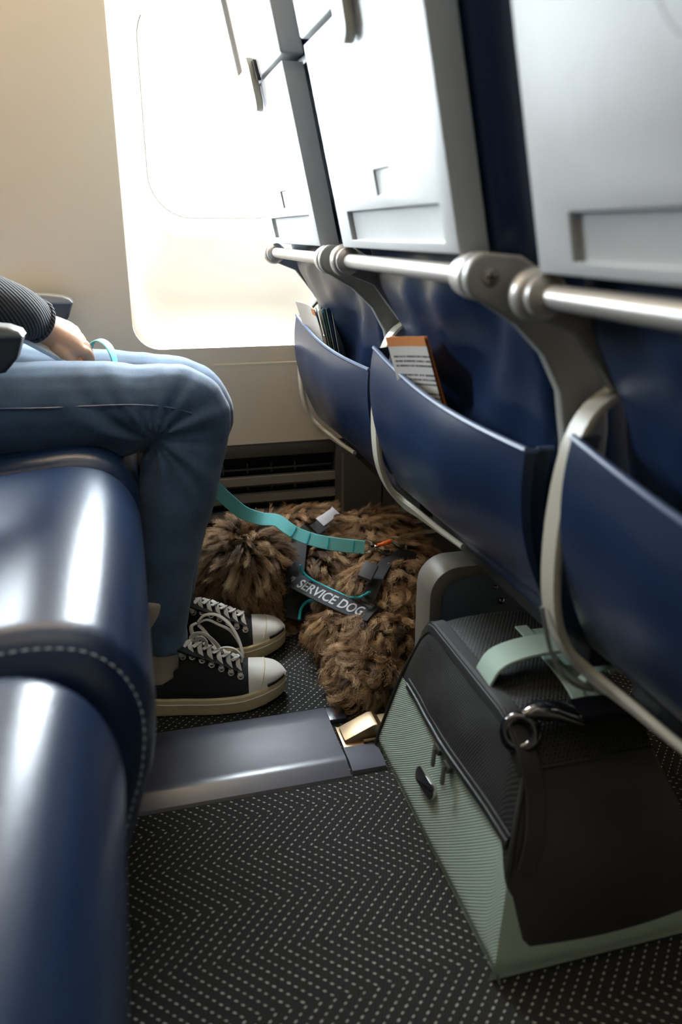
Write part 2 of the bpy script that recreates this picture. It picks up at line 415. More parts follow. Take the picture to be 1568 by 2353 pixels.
top = mth(nt, 'GREATER_THAN', sx.outputs['Y'], 0.016)
k = mth(nt, 'MULTIPLY', mth(nt, 'MULTIPLY', mth(nt, 'MULTIPLY', isl, gaps), mth(nt, 'MULTIPLY', para, ins)), top)
head = mth(nt, 'LESS_THAN', sx.outputs['Y'], 0.0125)
edge = mth(nt, 'GREATER_THAN', sx.outputs['X'], 0.0825)
band = mth(nt, 'MAXIMUM', head, edge)
mxa = N.new('ShaderNodeMix'); mxa.data_type = 'RGBA'; mxa.inputs['A'].default_value = (0.80, 0.78, 0.74, 1); mxa.inputs['B'].default_value = (0.16, 0.16, 0.17, 1); L.new(k, mxa.inputs['Factor'])
mxb = N.new('ShaderNodeMix'); mxb.data_type = 'RGBA'; mxb.inputs['B'].default_value = (0.78, 0.30, 0.10, 1); L.new(band, mxb.inputs['Factor']); L.new(mxa.outputs['Result'], mxb.inputs['A'])
L.new(mxb.outputs['Result'], b.inputs['Base Color'])

# window glass
m = M['glass'] = bpy.data.materials.new('window_acrylic'); m.use_nodes = True
nt = m.node_tree; nt.nodes.clear()
o_ = nt.nodes.new('ShaderNodeOutputMaterial'); mixs = nt.nodes.new('ShaderNodeMixShader'); tr = nt.nodes.new('ShaderNodeBsdfTransparent'); gl = nt.nodes.new('ShaderNodeBsdfGlossy')
gl.inputs['Roughness'].default_value = 0.02; mixs.inputs[0].default_value = 0.04
nt.links.new(tr.outputs[0], mixs.inputs[1]); nt.links.new(gl.outputs[0], mixs.inputs[2]); nt.links.new(mixs.outputs[0], o_.inputs[0])

# dog fur
m = M['fur'] = bpy.data.materials.new('brown_curly_fur'); m.use_nodes = True
N, L, b = nodes_of(m)
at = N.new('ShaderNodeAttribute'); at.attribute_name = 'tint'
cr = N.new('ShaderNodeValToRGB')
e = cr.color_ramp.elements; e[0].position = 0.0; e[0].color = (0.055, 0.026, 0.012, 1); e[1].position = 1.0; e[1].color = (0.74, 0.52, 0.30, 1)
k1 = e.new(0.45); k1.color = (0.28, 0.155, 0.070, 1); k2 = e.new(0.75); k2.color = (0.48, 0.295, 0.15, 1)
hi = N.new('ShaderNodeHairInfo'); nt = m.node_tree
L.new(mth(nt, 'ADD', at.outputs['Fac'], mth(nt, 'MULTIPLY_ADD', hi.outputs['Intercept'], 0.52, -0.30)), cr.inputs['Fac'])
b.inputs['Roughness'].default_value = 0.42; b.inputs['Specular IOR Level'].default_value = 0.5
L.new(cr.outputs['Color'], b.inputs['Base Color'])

# translucent pleat-less window shade
m = M['shade'] = mat('window_shade_plastic', (0.82, 0.80, 0.76), 0.6); N, L, b = nodes_of(m)
tl = N.new('ShaderNodeBsdfTranslucent'); tl.inputs['Color'].default_value = (0.80, 0.78, 0.74, 1); ms = N.new('ShaderNodeMixShader'); ms.inputs[0].default_value = 0.6
L.new(b.outputs[0], ms.inputs[1]); L.new(tl.outputs[0], ms.inputs[2]); L.new(ms.outputs[0], N['Material Output'].inputs[0])

# ================================================================== the setting
def struct(name, vf, mt, parent=None, smooth=True, angle=40):
    o = obj(name, vf, mt, parent, smooth, angle)
    if parent is None: o['kind'] = 'structure'
    return o
CX0, CX1, CY0 = -1.5, 2.1, -1.75
fl = struct('floor', box(CX0, CX1, CY0, 1.80, -0.03, 0.0), M['carpet'], smooth=False)
tag(fl, 'charcoal cabin carpet with zigzag rows of pale dots', 'floor')
ce = struct('ceiling', box(CX0, CX1, CY0, 1.80, 2.1, 2.13), M['ceil'], smooth=False)
tag(ce, 'off-white curved cabin ceiling panel', 'ceiling')
wr = struct('wall_right', box(CX0, CX1, CY0 - 0.03, CY0, 0, 2.1), M['cream2'], smooth=False)
tag(wr, 'cream cabin wall across the aisle', 'wall')
wb = struct('wall_back', box(CX0 - 0.03, CX0, CY0, 1.80, 0, 2.1), M['cream2'], smooth=False)
tag(wb, 'plain cream bulkhead behind the seats', 'wall')
wf = struct('wall_front', box(CX1, CX1 + 0.03, CY0, 1.80, 0, 2.1), M['cream2'], smooth=False)
tag(wf, 'plain cream bulkhead ahead of the seats', 'wall')

def rrect(cx, cz, hw, hh, r, n=10):
    out = []
    for (sx, sz, a0) in ((1, 1, 0), (-1, 1, 90), (-1, -1, 180), (1, -1, 270)):
        for k in range(n + 1):
            a = R(a0 + 90 * k / n)
            out.append((cx + sx * (hw - r) + r * math.cos(a), cz + sz * (hh - r) + r * math.sin(a)))
    return out
WALLY, PANEY = 1.672, 1.785
wall = empty('wall_left', (0, WALLY, 0)); tag(wall, 'cream window-side cabin wall with moulded panels', 'wall', kind='structure')
bounds = [CX0] + [(WINX[i] + WINX[i + 1]) / 2 for i in range(len(WINX) - 1)] + [CX1]
wcz, whh = (WINZ0 + WINZ1) / 2, (WINZ1 - WINZ0) / 2
for i, wx in enumerate(WINX):
    hw = WINW / 2
    def ring(cx, cz, a, c, r, y): return [Vector((p[0], y, p[1])) for p in rrect(cx, cz, a, c, r)]
    b0, b1 = bounds[i], bounds[i + 1]
    rcz, rhh = (0.535 + 1.42) / 2, (1.42 - 0.535) / 2
    rings = [ring(wx, wcz, hw, whh, 0.085, PANEY), ring(wx, wcz, hw + 0.003, whh + 0.003, 0.088, PANEY - 0.012), ring(wx, wcz, hw + 0.009, whh + 0.009, 0.092, PANEY - 0.020),
             ring(wx, wcz - 0.01, hw + 0.020, whh + 0.03, 0.095, PANEY - 0.030),
             ring(wx, wcz - 0.05, hw + 0.036, whh + 0.12, 0.085, PANEY - 0.055),
             ring(wx, rcz, 0.197, rhh - 0.012, 0.060, WALLY + 0.012), ring(wx, rcz, 0.203, rhh - 0.003, 0.056, WALLY + 0.002), ring(wx, rcz, 0.206, rhh, 0.054, WALLY)]
    rec = grid(rings, closed_v=True)
    pn = obj('window_panel', (rec[0], rec[1]), M['cream'], wall, angle=60)
    outer = [ring(wx, rcz, 0.206, rhh, 0.054, WALLY - 0.0008), [Vector((min(max(p[0], b0), b1), WALLY - 0.0008, p[1])) for p in
             [((b1 if q[0] > wx else b0), (2.1 if q[1] > rcz else 0.50)) for q in rrect(wx, rcz, 0.206, rhh, 0.054)]]]
    oo = grid(outer, closed_v=True)
    obj('side_panel', (oo[0], oo[1]), M['cream2'], wall, smooth=False)
# lower wall below the ledge line
obj('lower_panel', prism([(1.672, 0.322), (1.672, 0.500), (1.676, 0.508), (1.80, 0.508), (1.80, 0.322)], 'x', CX0, CX1), M['cream2'], wall, smooth=False)
for i, wx in enumerate(WINX):
    w = empty('window_%d' % (i + 1), (wx, PANEY, WINZ0)); tag(w, ['cabin window beside the passenger', 'bright cabin window beside the dog', 'cabin window ahead of the window seat'][i], 'window', kind='structure')
    hw = WINW / 2
    A = [Vector((p[0], PANEY + 0.002, p[1])) for p in rrect(wx, wcz, hw + 0.004, whh + 0.004, 0.088)]
    B = [Vector((p[0], PANEY + 0.006, p[1])) for p in rrect(wx, wcz, hw + 0.004, whh + 0.004, 0.088)]
    obj('pane', loft([A, B]), M['glass'], w, smooth=False)
    g = [Vector((p[0], PANEY - 0.001, p[1])) for p in rrect(wx, wcz, hw - 0.001, whh - 0.001, 0.084)]
    obj('gasket', tube([q_ + Vector((0, -0.003, 0)) for q_ in g], 0.0024, 6, closed=True), M['armgrey'], w)
    obj('window_shade', box(wx - hw + 0.01, wx + hw - 0.01, PANEY - 0.010, PANEY - 0.006, WINZ1 - 0.045, WINZ1 + 0.01, 0.001), M['shade'], w)

# kick panel with the air-return grille
kick = empty('baseboard_left', (0, 1.672, 0)); tag(kick, 'dark kick panel with air-return grille along the wall foot', 'kick panel', kind='structure')
gx0, gx1, gz0, gz1 = -0.10, 0.432, 0.045, 0.290
def kbox(x0, x1, z0, z1, name='panel', mt='dado', y0=1.674, y1=1.70, bev=0.003): return obj(name, box(x0, x1, y0, y1, z0, z1, bev), M[mt], kick)
kbox(CX0, gx0, 0, 0.322); kbox(gx1, 0.545, 0, 0.322); kbox(gx0, gx1, gz1, 0.322); kbox(gx0, gx1, 0, gz0)
kbox(0.549, CX1, 0, 0.322)
obj('backing', box(CX0, CX1, 1.735, 1.745, 0.0, 0.33), M['dark'], kick, smooth=False)
obj('frame_bead', tube([Vector((gx1 + 0.018, 1.674, 0.02)), Vector((gx1 + 0.018, 1.674, 0.285))], 0.003, 6), M['slat'], kick)
z = gz1 - 0.046
while z > gz0:
    obj('slat', prism([(1.674, z - 0.018), (1.676, z), (1.684, z + 0.002), (1.705, z - 0.004), (1.705, z - 0.016), (1.690, z - 0.019)], 'x', gx0, gx1), M['slat'], kick, angle=25)
    obj('rail', box(gx0, gx1, 1.706, 1.710, z + 0.008, z + 0.012), M['slat'], kick, smooth=False)
    for q in range(8):
        xx = gx0 + 0.06 + q * 0.055
        obj('rib', box(xx - 0.0015, xx + 0.0015, 1.708, 1.714, z, z + 0.022), M['slat'], kick, smooth=False)
    z -= 0.0405
# second grille further forward
for q in range(5):
    zz = 0.20 - q * 0.030
    obj('slat', prism([(1.668, zz - 0.010), (1.670, zz), (1.674, zz), (1.674, zz - 0.012)], 'x', 0.58, 1.0), M['slat'], kick, angle=25)

# ceiling strip lights of the cabin
for i, (lx, ly) in enumerate(((-0.1, 0.62),)):
    t = empty('cabin_light', (lx, ly, 2.1)); tag(t, ['long warm ceiling strip light over the seats', 'long warm ceiling strip light over the aisle'][i], 'light')
    obj('housing', box(lx - 1.3, lx + 1.3, ly - 0.09, ly + 0.09, 2.075, 2.10, 0.006), M['ceil'], t)
    ld = bpy.data.lights.new('strip', 'AREA'); ld.shape = 'RECTANGLE'; ld.size = 2.4; ld.size_y = 0.12; ld.energy = 3; ld.color = (1.0, 0.80, 0.56)
    lo = bpy.data.objects.new('strip', ld); col.objects.link(lo); lo.parent = t; lo.location = (0, 0, -0.03)

# added fill lamp out of view, washing the window wall with warm light
t = empty('wall_fill_light', (0.1, 1.56, 1.72)); tag(t, 'unseen added fill light warming the window wall from above', 'light')
obj('housing', box(-1.4, 1.9, 1.52, 1.60, 1.735, 1.76, 0.004), M['ceil'], t)  # casing and mount made up for the fill lamp
obj('bracket', box(-1.4, 1.9, 1.52, 1.67, 1.76, 1.775, 0.004), M['ceil'], t)
ld = bpy.data.lights.new('wash', 'AREA'); ld.shape = 'RECTANGLE'; ld.size = 3.0; ld.size_y = 0.05; ld.energy = 16; ld.color = (1.0, 0.79, 0.52)
lo = bpy.data.objects.new('wash', ld); col.objects.link(lo); lo.parent = t; lo.location = (0, 0, 0.010); lo.rotation_euler = (R(14), 0, 0)

# ------------------------------------------------------------------ floor track
tc_ = empty('seat_track_cover', (0.0, 1.01, 0)); tag(tc_, 'wide dark vinyl seat track cover running across the carpet beside the shoe', 'track cover')
prof = [(0.922, 0.0), (0.925, 0.004), (0.948, 0.013), (0.955, 0.0145), (0.965, 0.0135), (1.01, 0.0125), (1.06, 0.013), (1.088, 0.0135), (1.096, 0.011), (1.102, 0.002), (1.102, 0.0)]
obj('cover', prism(prof, 'x', -0.50, 0.262), M['track'], tc_, angle=25)
t2 = empty('track_end_cover', (0.29, 0.96, 0)); tag(t2, 'narrow dark track cap between the brass fitting and the carrier', 'track cover')
obj('cap', prism([(0.930, 0.0), (0.932, 0.006), (0.948, 0.010), (0.985, 0.010), (0.987, 0.0)], 'x', 0.266, 0.319), M['track'], t2, angle=25)
t3 = empty('track_clip', (0.28, 1.08, 0)); tag(t3, 'small dark track clip at the corner of the vinyl cover', 'clip')
obj('clip', box(0.264, 0.292, 1.062, 1.098, 0, 0.009, 0.002), M['track'], t3)
ft = empty('seat_track_fitting', (0.40, 1.02, 0)); tag(ft, 'brass-coloured metal seat fitting locked on the floor track', 'seat fitting')
obj('foot', prism([(0.272, 0.006), (0.272, 0.014), (0.318, 0.034), (0.325, 0.034), (0.335, 0.026), (0.60, 0.034), (0.60, 0.006)], 'y', 0.996, 1.035, 0.003), M['brass'], ft, angle=25)
obj('rail', box(0.268, 0.60, 0.988, 1.043, 0.0, 0.0075, 0.002), M['brass'], ft)
obj('pin', tube([Vector((0.300, 0.990, 0.012)), Vector((0.36, 0.990, 0.012))], 0.0028, 8), M['brass'], ft)

# ================================================================== the row ahead: three seat backs
SLOPE = -0.217
def fx(z): return 0.297 + SLOPE * (z - 0.74)         # front plane of the stowed tray
seatY = 0.885
def make_front_seat():
    Yc = seatY
    t = empty('airline_seat', (0.5, Yc, 0.0))
    # --- upholstered back shell
    zs = [0.335, 0.345, 0.36, 0.40, 0.44, 0.48, 0.52, 0.56, 0.60, 0.63, 0.66, 0.69, 0.715, 0.74, 0.80, 0.88, 0.96, 1.04, 1.12, 1.19, 1.23, 1.25]
    def front(z):
        tab = [(0.335, 0.430), (0.40, 0.412), (0.48, 0.406), (0.56, 0.396), (0.63, 0.380), (0.69, 0.350), (0.74, fx(0.74) + 0.034), (1.30, fx(1.30) + 0.034)]
        for (a, xa), (b, xb) in zip(tab, tab[1:]):
            if z <= b: return xa + (xb - xa) * (z - a) / (b - a)
        return tab[-1][1]
    rings = []
    for i, z in enumerate(zs):
        f = front(z); dep = 0.125 if z > 0.72 else 0.11
        hw = 0.226 if z < 1.1 else 0.226 - 0.05 * sstep(1.1, 1.25, z)
        ins = 0.02 if i in (0, len(zs) - 1) else (0.008 if i in (1, len(zs) - 2) else 0)
        ring = []
        n = 26
        for k in range(n + 1):                          # front face, window side to aisle side
            y = hw * math.cos(math.pi * k / n) if False else hw - 2 * hw * k / n
            e = min(1, (hw - abs(y)) / 0.03); rd = 0.022 * (1 - math.sqrt(max(0, 1 - (1 - e) ** 2)))
            w = 0.0
            if 0.36 < z < 0.73:
                env = sstep(0.36, 0.45, z) * (1 - sstep(0.70, 0.73, z))
                p = Vector((y * 7, z * 5, 3.1)); w = (noise.noise(p) * 0.012 + noise.noise(Vector((y * 18 + z * 12, z * 9, 8.7))) * 0.009) * env
                w -= 0.008 * math.exp(-((y - 0.13) / 0.08) ** 2 - ((z - 0.60) / 0.05) ** 2)   # soft bulge at the pocket mouth
                w += 0.020 * math.exp(-((y + 0.02 + (z - 0.6) * 1.3) / 0.045) ** 2) * env * 0.8  # slanting fold
            ring.append(Vector((f + rd + w + ins, Yc + y * (1 - ins * 2), z)))
        ring.append(Vector((f + dep - 0.02, Yc - hw * (1 - ins), z))); ring.append(Vector((f + dep - ins, Yc - hw + 0.025, z)))
        ring.append(Vector((f + dep - ins, Yc + hw - 0.025, z))); ring.append(Vector((f + dep - 0.02, Yc + hw * (1 - ins), z)))
        rings.append(ring)
    obj('back_shell', loft(rings), M['leather'], t, angle=55)
    # --- seat pan below and cushion beyond
    obj('seat_cushion', box(0.46, 0.95, Yc - 0.225, Yc + 0.225, 0.36, 0.45, 0.03, 3), M['leather'], t)
    obj('seat_pan', box(0.45, 0.93, Yc - 0.235, Yc + 0.235, 0.312, 0.36, 0.01), M['blackrub'], t)
    # --- stowed tray: panel with moulded recesses
    def slab(y0, y1, z0, z1, th, recs, name, parent, proud=0.0):
        us = sorted({y0, y1, *[r[k] for r in recs for k in (0, 1)]}); vsz = sorted({z0, z1, *[r[k] for r in recs for k in (2, 3)]})
        def dpt(u, v):
            for r in recs:
                if r[0] < u < r[1] and r[2] < v < r[3]: return r[4]
            return 0.0
        bm = bmesh.new(); vc = {}
        def vt(u, v, d):
            k = (round(u, 5), round(v, 5), round(d, 5))
            if k not in vc: vc[k] = bm.verts.new(Vector((fx(v) + d - proud, Yc + u, v)))
            return vc[k]
        nu, nv = len(us) - 1, len(vsz) - 1
        D = [[dpt((us[i] + us[i + 1]) / 2, (vsz[j] + vsz[j + 1]) / 2) for j in range(nv)] for i in range(nu)]
        for i in range(nu):
            for j in range(nv):
                d = D[i][j]; bm.faces.new((vt(us[i], vsz[j], d), vt(us[i], vsz[j + 1], d), vt(us[i + 1], vsz[j + 1], d), vt(us[i + 1], vsz[j], d)))
                for (di, dj, ea, eb) in ((1, 0, (us[i + 1], vsz[j]), (us[i + 1], vsz[j + 1])), (0, 1, (us[i], vsz[j + 1]), (us[i + 1], vsz[j + 1]))):
                    a, c = i + di, j + dj
                    if a < nu and c < nv and D[a][c] != d:
                        bm.faces.new((vt(*ea, d), vt(*eb, d), vt(*eb, D[a][c]), vt(*ea, D[a][c])))
        for i in range(nu):
            for (zz) in (z0, z1): bm.faces.new((vt(us[i], zz, 0), vt(us[i + 1], zz, 0), vt(us[i + 1], zz, th), vt(us[i], zz, th)))
        for j in range(nv):
            for uu in (y0, y1): bm.faces.new((vt(uu, vsz[j], 0), vt(uu, vsz[j + 1], 0), vt(uu, vsz[j + 1], th), vt(uu, vsz[j], th)))
        for i in range(nu):
            for j in range(nv): bm.faces.new((vt(us[i], vsz[j], th), vt(us[i + 1], vsz[j], th), vt(us[i + 1], vsz[j + 1], th), vt(us[i], vsz[j + 1], th)))
        bmesh.ops.recalc_face_normals(bm, faces=bm.faces)
        ed = [e for e in bm.edges if len(e.link_faces) == 2 and e.calc_face_angle(0) > 0.5]
        bmesh.ops.bevel(bm, geom=ed, offset=0.0035, segments=3, profile=0.55, affect='EDGES', clamp_overlap=True)
        me = bpy.data.meshes.new(name); bm.to_mesh(me); bm.free()
        return link_mesh(me, name, M['tray'], parent, angle=50)
    tr_ = slab(-0.190, 0.215, 0.742, 0.983, 0.030, [(-0.158, 0.163, 0.752, 0.786, 0.006), (-0.034, 0.022, 0.800, 0.826, 0.0025)], 'tray_table', t)
    obj('cup_ring', torus((fx(0.906) + 0.001, Yc + 0.012, 0.906), (1, 0, -SLOPE), 0.042, 0.0016, 40, 6), M['armgrey'], tr_)
    slab(-0.200, 0.218, 0.990, 1.20, 0.034, [(-0.10, 0.16, 1.02, 1.15, 0.008)], 'upper_shroud', t, 0.002)
    # latch that holds the tray
    lat = prism([(0.018 * math.cos(a), 0.962 + 0.018 * math.sin(a)) for a in [math.pi + math.pi * k / 12 for k in range(13)]] + [(0.020, 1.005), (0.012, 1.018), (-0.012, 1.018), (-0.020, 1.005)], 'x', 0, 0.012, 0.003)
    obj('tray_latch', ([Vector((v.x + fx(v.z) - 0.014, v.y + Yc + 0.004, v.z)) for v in lat[0]], lat[1]), M['trim'], t)
    ck = prism([(0.034, 0.984), (0.030, 1.012), (-0.030, 1.012), (-0.034, 0.984), (-0.027, 0.984), (-0.024, 1.005), (0.024, 1.005), (0.027, 0.984)], 'x', 0, 0.006, 0.001)
    obj('latch_frame', ([Vector((v.x + fx(v.z) - 0.007, v.y + Yc + 0.004, v.z)) for v in ck[0]], ck[1]), M['blackrub'], t)
    # --- bumper bar with ball end, collar and screw disc
    bx, bz = 0.304, 0.724
    bar = obj('bumper_bar', cyl((bx, Yc - 0.20, bz), (bx, Yc + 0.215, bz), 0.0095), M['silver'], t)
    obj('ball_end', lathe((bx, Yc + 0.252, bz), (0, -1, 0), [(0, 0.001), (0.001, 0.009), (0.004, 0.0155), (0.009, 0.0200), (0.017, 0.0222), (0.025, 0.0210), (0.029, 0.0190), (0.030, 0.0168), (0.033, 0.0178), (0.039, 0.0178), (0.044, 0.0135), (0.046, 0.009)]), M['silver'], t)
    obj('collar', lathe((bx, Yc - 0.183, bz), (0, -1, 0), [(0, 0.010), (0.004, 0.0155), (0.010, 0.0185), (0.0155, 0.0185), (0.016, 0.016), (0.020, 0.016), (0.021, 0.020), (0.036, 0.021), (0.037, 0.021)]), M['silver'], t)
    arm = [(0.020 * math.cos(R(a)) + bx, 0.021 * math.sin(R(a)) + bz) for a in range(100, 261, 16)] + [(0.335, 0.683), (0.365, 0.655), (0.385, 0.620), (0.395, 0.57), (0.400, 0.47), (0.440, 0.47), (0.440, 0.58), (0.432, 0.635), (0.41, 0.68), (0.375, 0.718), (0.335, 0.742)]
    ar = obj('tray_arm', prism(arm, 'y', Yc - 0.222, Yc - 0.238, 0.004, 3), M['armgrey'], t)
    obj('screw', lathe((bx + 0.002, Yc - 0.238, bz), (0, -1, 0), [(0, 0.0075), (0.0012, 0.0075), (0.0018, 0.006), (0.0018, 0.001)]), M['screw'], ar)
    obj('screw_slot', merge(box(bx - 0.003, bx + 0.007, Yc - 0.2404, Yc - 0.2396, bz - 0.001, bz + 0.001), box(bx + 0.001, bx + 0.003, Yc - 0.2404, Yc - 0.2396, bz - 0.005, bz + 0.005)), M['dark'], ar, smooth=False)
    arm2 = [(0.012 * math.cos(R(a)) + bx, 0.012 * math.sin(R(a)) + bz - 0.006) for a in range(90, 271, 18)] + [(0.345, 0.690), (0.385, 0.640), (0.415, 0.640), (0.385, 0.70), (0.34, 0.728)]
    obj('tray_arm', prism(arm2, 'y', Yc + 0.226, Yc + 0.238, 0.003), M['armgrey'], t)
    # --- literature pocket
    P = []
    nu, nv = 30, 22
    for i in range(nu + 1):
        u = i / nu; y = 0.219 - 0.431 * u
        row = []
        xt, zt = 0.343 + 0.024 * u - 0.006 * math.sin(math.pi * u), 0.602 - 0.044 * u - 0.012 * math.sin(math.pi * u)
        xb, zb = 0.398 + 0.016 * u, 0.366 + 0.004 * u
        for j in range(nv + 1):
            v = j / nv
            x = xt + (xb - xt) * v ** 1.6; zz = zt + (zb - zt) * v
            x -= 0.018 * math.sin(math.pi * min(1, v * 1.05)) * (0.65 + 0.35 * math.sin(math.pi * u))
            x += noise.noise(Vector((y * 9, zz * 4, 1.7))) * 0.007 * math.sin(math.pi * v)
            if v > 0.9: x += (v - 0.9) * 0.15
            row.append(Vector((x, Yc + y, zz)))
        P.append(row)
    back = [[p + Vector((0.004, 0, -0.001)) for p in row] for row in P]
    V1, F1, _ = grid(P); V2, F2, _ = grid(back); n1 = len(V1)
    F = F1 + [tuple(i + n1 for i in f[::-1]) for f in F2]
    nvv = nv + 1
    for i in range(nu):
        for j in (0, nv): a, b2 = i * nvv + j, (i + 1) * nvv + j; F.append((a, b2, b2 + n1, a + n1))
    for j in range(nv):
        for i in (0, nu): a, b2 = i * nvv + j, i * nvv + j + 1; F.append((a, b2, b2 + n1, a + n1))
    pk = obj('pocket', (V1 + V2, F), M['leather'], t, angle=60)
    hem = [P[i][0] + Vector((0.001, 0, 0.001)) for i in range(nu + 1)]
    obj('pocket_hem', tube(hem, 0.0034, 8), M['hem'], pk)
    # folded gusset at the aisle end
    G = []
    for j in range(nv + 1):
        p = P[nu][j]; w = 0.030 * (1 - 0.6 * (j / nv))
        G.append([p, p + Vector((w * 0.35, -0.004, 0.001)), p + Vector((w * 0.55, 0.006, 0)), p + Vector((w, -0.002, 0.002))])
    g1 = grid(G); g2 = [v + Vector((0.0, 0.003, 0)) for v in g1[0]]
    obj('pocket_gusset', (list(g1[0]) + g2, g1[1] + [tuple(i + len(g2) for i in f[::-1]) for f in g1[1]]), M['leather'], pk, angle=30)
    obj('gusset_hem', tube([g[0] for g in [G[0]]] + [G[0][1], G[0][2], G[0][3]], 0.0028, 6), M['hem'], pk)
    G = []
    for j in range(nv + 1):
        p = P[0][j]; G.append([p, p + Vector((0.014, 0.003, 0)), p + Vector((0.026, -0.002, 0.002))])
    g1 = grid(G); g2 = [v + Vector((0.0, -0.003, 0)) for v in g1[0]]
    obj('pocket_gusset', (list(g1[0]) + g2, g1[1] + [tuple(i + len(g2) for i in f[::-1]) for f in g1[1]]), M['leather'], pk, angle=30)
    # --- beige trim hoop on the window side
    hp_ = [(0.425, .238, .640), (0.398, .238, .634), (0.374, .238, .612), (0.360, .238, .57), (0.354, .238, .50), (0.359, .238, .43), (0.375, .235, .385), (0.394, .214, .362), (0.403, .17, .358), (0.408, .10, .358), (0.412, .02, .361)]
    hoop = spline([(p[0], Yc + p[1], p[2]) for p in hp_], 6); nh = len(hoop)
    hs_ = [Vector((0, 1, 0)).lerp(Vector((0.35, 0.0, -0.9)), sstep(0.55, 0.78, i / nh)) for i in range(nh)]; hw_ = [0.030 - 0.022 * sstep(0.5, 1.0, i / nh) for i in range(nh)]
    obj('trim_hoop', ribbon(hoop, hs_, hw_, 0.008), M['trim'], t, angle=40)
    return t
mid_seat = make_front_seat()
win_seat = copy_tree(mid_seat); win_seat.location += Vector((-0.010, 0.5, 0))
ais_seat = copy_tree(mid_seat); ais_seat.location += Vector((0.026, -0.508, -0.012))
for ch in ais_seat.children:
    if ch.name.startswith('trim_hoop'): ch.location += Vector((-0.008, 0, 0))
for o, lab in ((mid_seat, 'navy leather seat back whose pocket holds the orange-topped safety card'), (win_seat, 'navy leather seat back beside the window with magazines in its pocket'), (ais_seat, 'navy leather seat back with an empty pocket, standing over the pet carrier')):
    tag(o, lab, 'seat', 'seat backs of the row ahead')
# thin cable hanging from the aisle seat's trim
cab = [onY(1246, 1395, 0.62), onY(1254, 1440, 0.615), onY(1268, 1500, 0.61), onY(1295, 1550, 0.60), onY(1330, 1577, 0.60), onY(1362, 1585, 0.605)]
obj('cable', tube(spline(cab, 6), 0.0022, 8), M['wire'], ais_seat)
# legs of that row (middle-seat leg stands on the track fitting)
def seat_leg(parent, y0, y1, x0=0.405):
    out = []; inn = []
    r = 0.045; zt = 0.288; w = 0.020
    path = [(x0, 0.036)] + [(x0 + r - r * math.cos(R(a)), zt - r + r * math.sin(R(a))) for a in range(0, 91, 10)] + [(0.90, zt)]
    r2 = r - w * 0.6
    pin = [(x0 + w, 0.036)] + [(x0 + w + r2 - r2 * math.cos(R(a)), zt - w - r2 + r2 * math.sin(R(a))) for a in range(0, 91, 10)] + [(0.90, zt - w)]
    lg = obj('leg', prism(path + pin[::-1], 'y', y0, y1, 0.003), M['leggrey'], parent, angle=35)
    pl = [(x0 + w * 0.7, 0.175)] + [(x0 + w + r2 - r2 * math.cos(R(a)), zt - w - r2 + r2 * math.sin(R(a))) for a in range(20, 91, 10)] + [(0.75, zt - w), (0.75, 0.175)]
    obj('leg_plate', prism(pl, 'y', y0 + 0.002, y0 + 0.010), M['legplate'], lg, smooth=False)
    obj('leg_brace', box(x0 + 0.018, 0.70, y0 + 0.004, y0 + 0.012, 0.13, 0.176, 0.002), M['trim'], lg)
    for (bx_, bz_, br) in ((0.513, 0.246, 0.0035), (0.524, 0.222, 0.0055), (0.440, 0.182, 0.003)):
        obj('bolt', lathe((bx_, y0 + 0.002, bz_), (0, -1, 0), [(0, br), (br * 0.4, br), (br * 0.8, br * 0.6), (br, 0.0005)], 12), M['screw'], lg)
    obj('foot', box(x0 + 0.01, 0.60, y0 + 0.005, y1 - 0.003, 0.0355, 0.06, 0.004), M['leggrey'], lg)
seat_leg(mid_seat, 0.998, 1.058)
seat_leg(ais_seat, 0.20, 0.26, 0.66)
obj('leg_shoe', box(0.67, 0.90, 0.195, 0.265, 0.0, 0.05, 0.004), M['leggrey'], ais_seat)

# ------------------------------------------------------------------ papers in the pockets
def sheet(name, TL, TR, BR, BL, mt, parent=None, curl=0.0, th=0.0012, n=10):
    TL, TR, BR, BL = map(Vector, (TL, TR, BR, BL)); P = []
    nrm = (TR - TL).cross(BL - TL).normalized()
    for i in range(n + 1):
        u = i / n; P.append([(TL.lerp(TR, u)).lerp(BL.lerp(BR, u), j / n) + nrm * curl * math.sin(math.pi * u) * (1 - 0.3 * j / n) for j in range(n + 1)])
    V, F, uv = grid(P); n1 = len(V)
    B = [v - nrm * th for v in V]; FF = F + [tuple(i + n1 for i in f[::-1]) for f in F]; m1 = n + 1
    for i in range(n):
        for j in (0, n): a, b2 = i * m1 + j, (i + 1) * m1 + j; FF.append((a, b2, b2 + n1, a + n1))
        for q in (0, n): a, b2 = q * m1 + i, q * m1 + i + 1; FF.append((a, b2, b2 + n1, a + n1))
    return obj(name, (V + B, FF, uv + uv), mt, parent, angle=60)
sc_ = empty('safety_card', onY(930, 900, 1.0)); tag(sc_, 'orange-edged printed safety card standing in the seat pocket', 'card')
cTL, cTR, cBR = onY(888, 775, 1.000), onY(976, 773, 0.930), onY(1014, 918, 0.922)
dn = (cBR - cTR) * 1.25
sheet('card', cTL, cTR, cTR + dn, cTL + dn, M['print'], sc_, curl=0.002)
sheet('card_fold', cTL + Vector((0.007, 0.004, 0.001)), cTR + Vector((0.004, 0.001, 0.0005)), cTR + dn + Vector((0.006, 0, 0)), cTL + dn + Vector((0.006, 0, 0)), M['orange'], sc_, curl=-0.004)
mg = empty('safety_card', onY(720, 760, 1.50)); tag(mg, 'dog-eared white safety card leaning outward from the window seat pocket', 'card')
a, b_, c_ = onY(680, 692, 1.545), onY(724, 712, 1.470), onY(752, 800, 1.455)
sheet('card', a, b_, b_ + (c_ - b_) * 1.3, a + (c_ - b_) * 1.3, M['paper'], mg, curl=0.006)
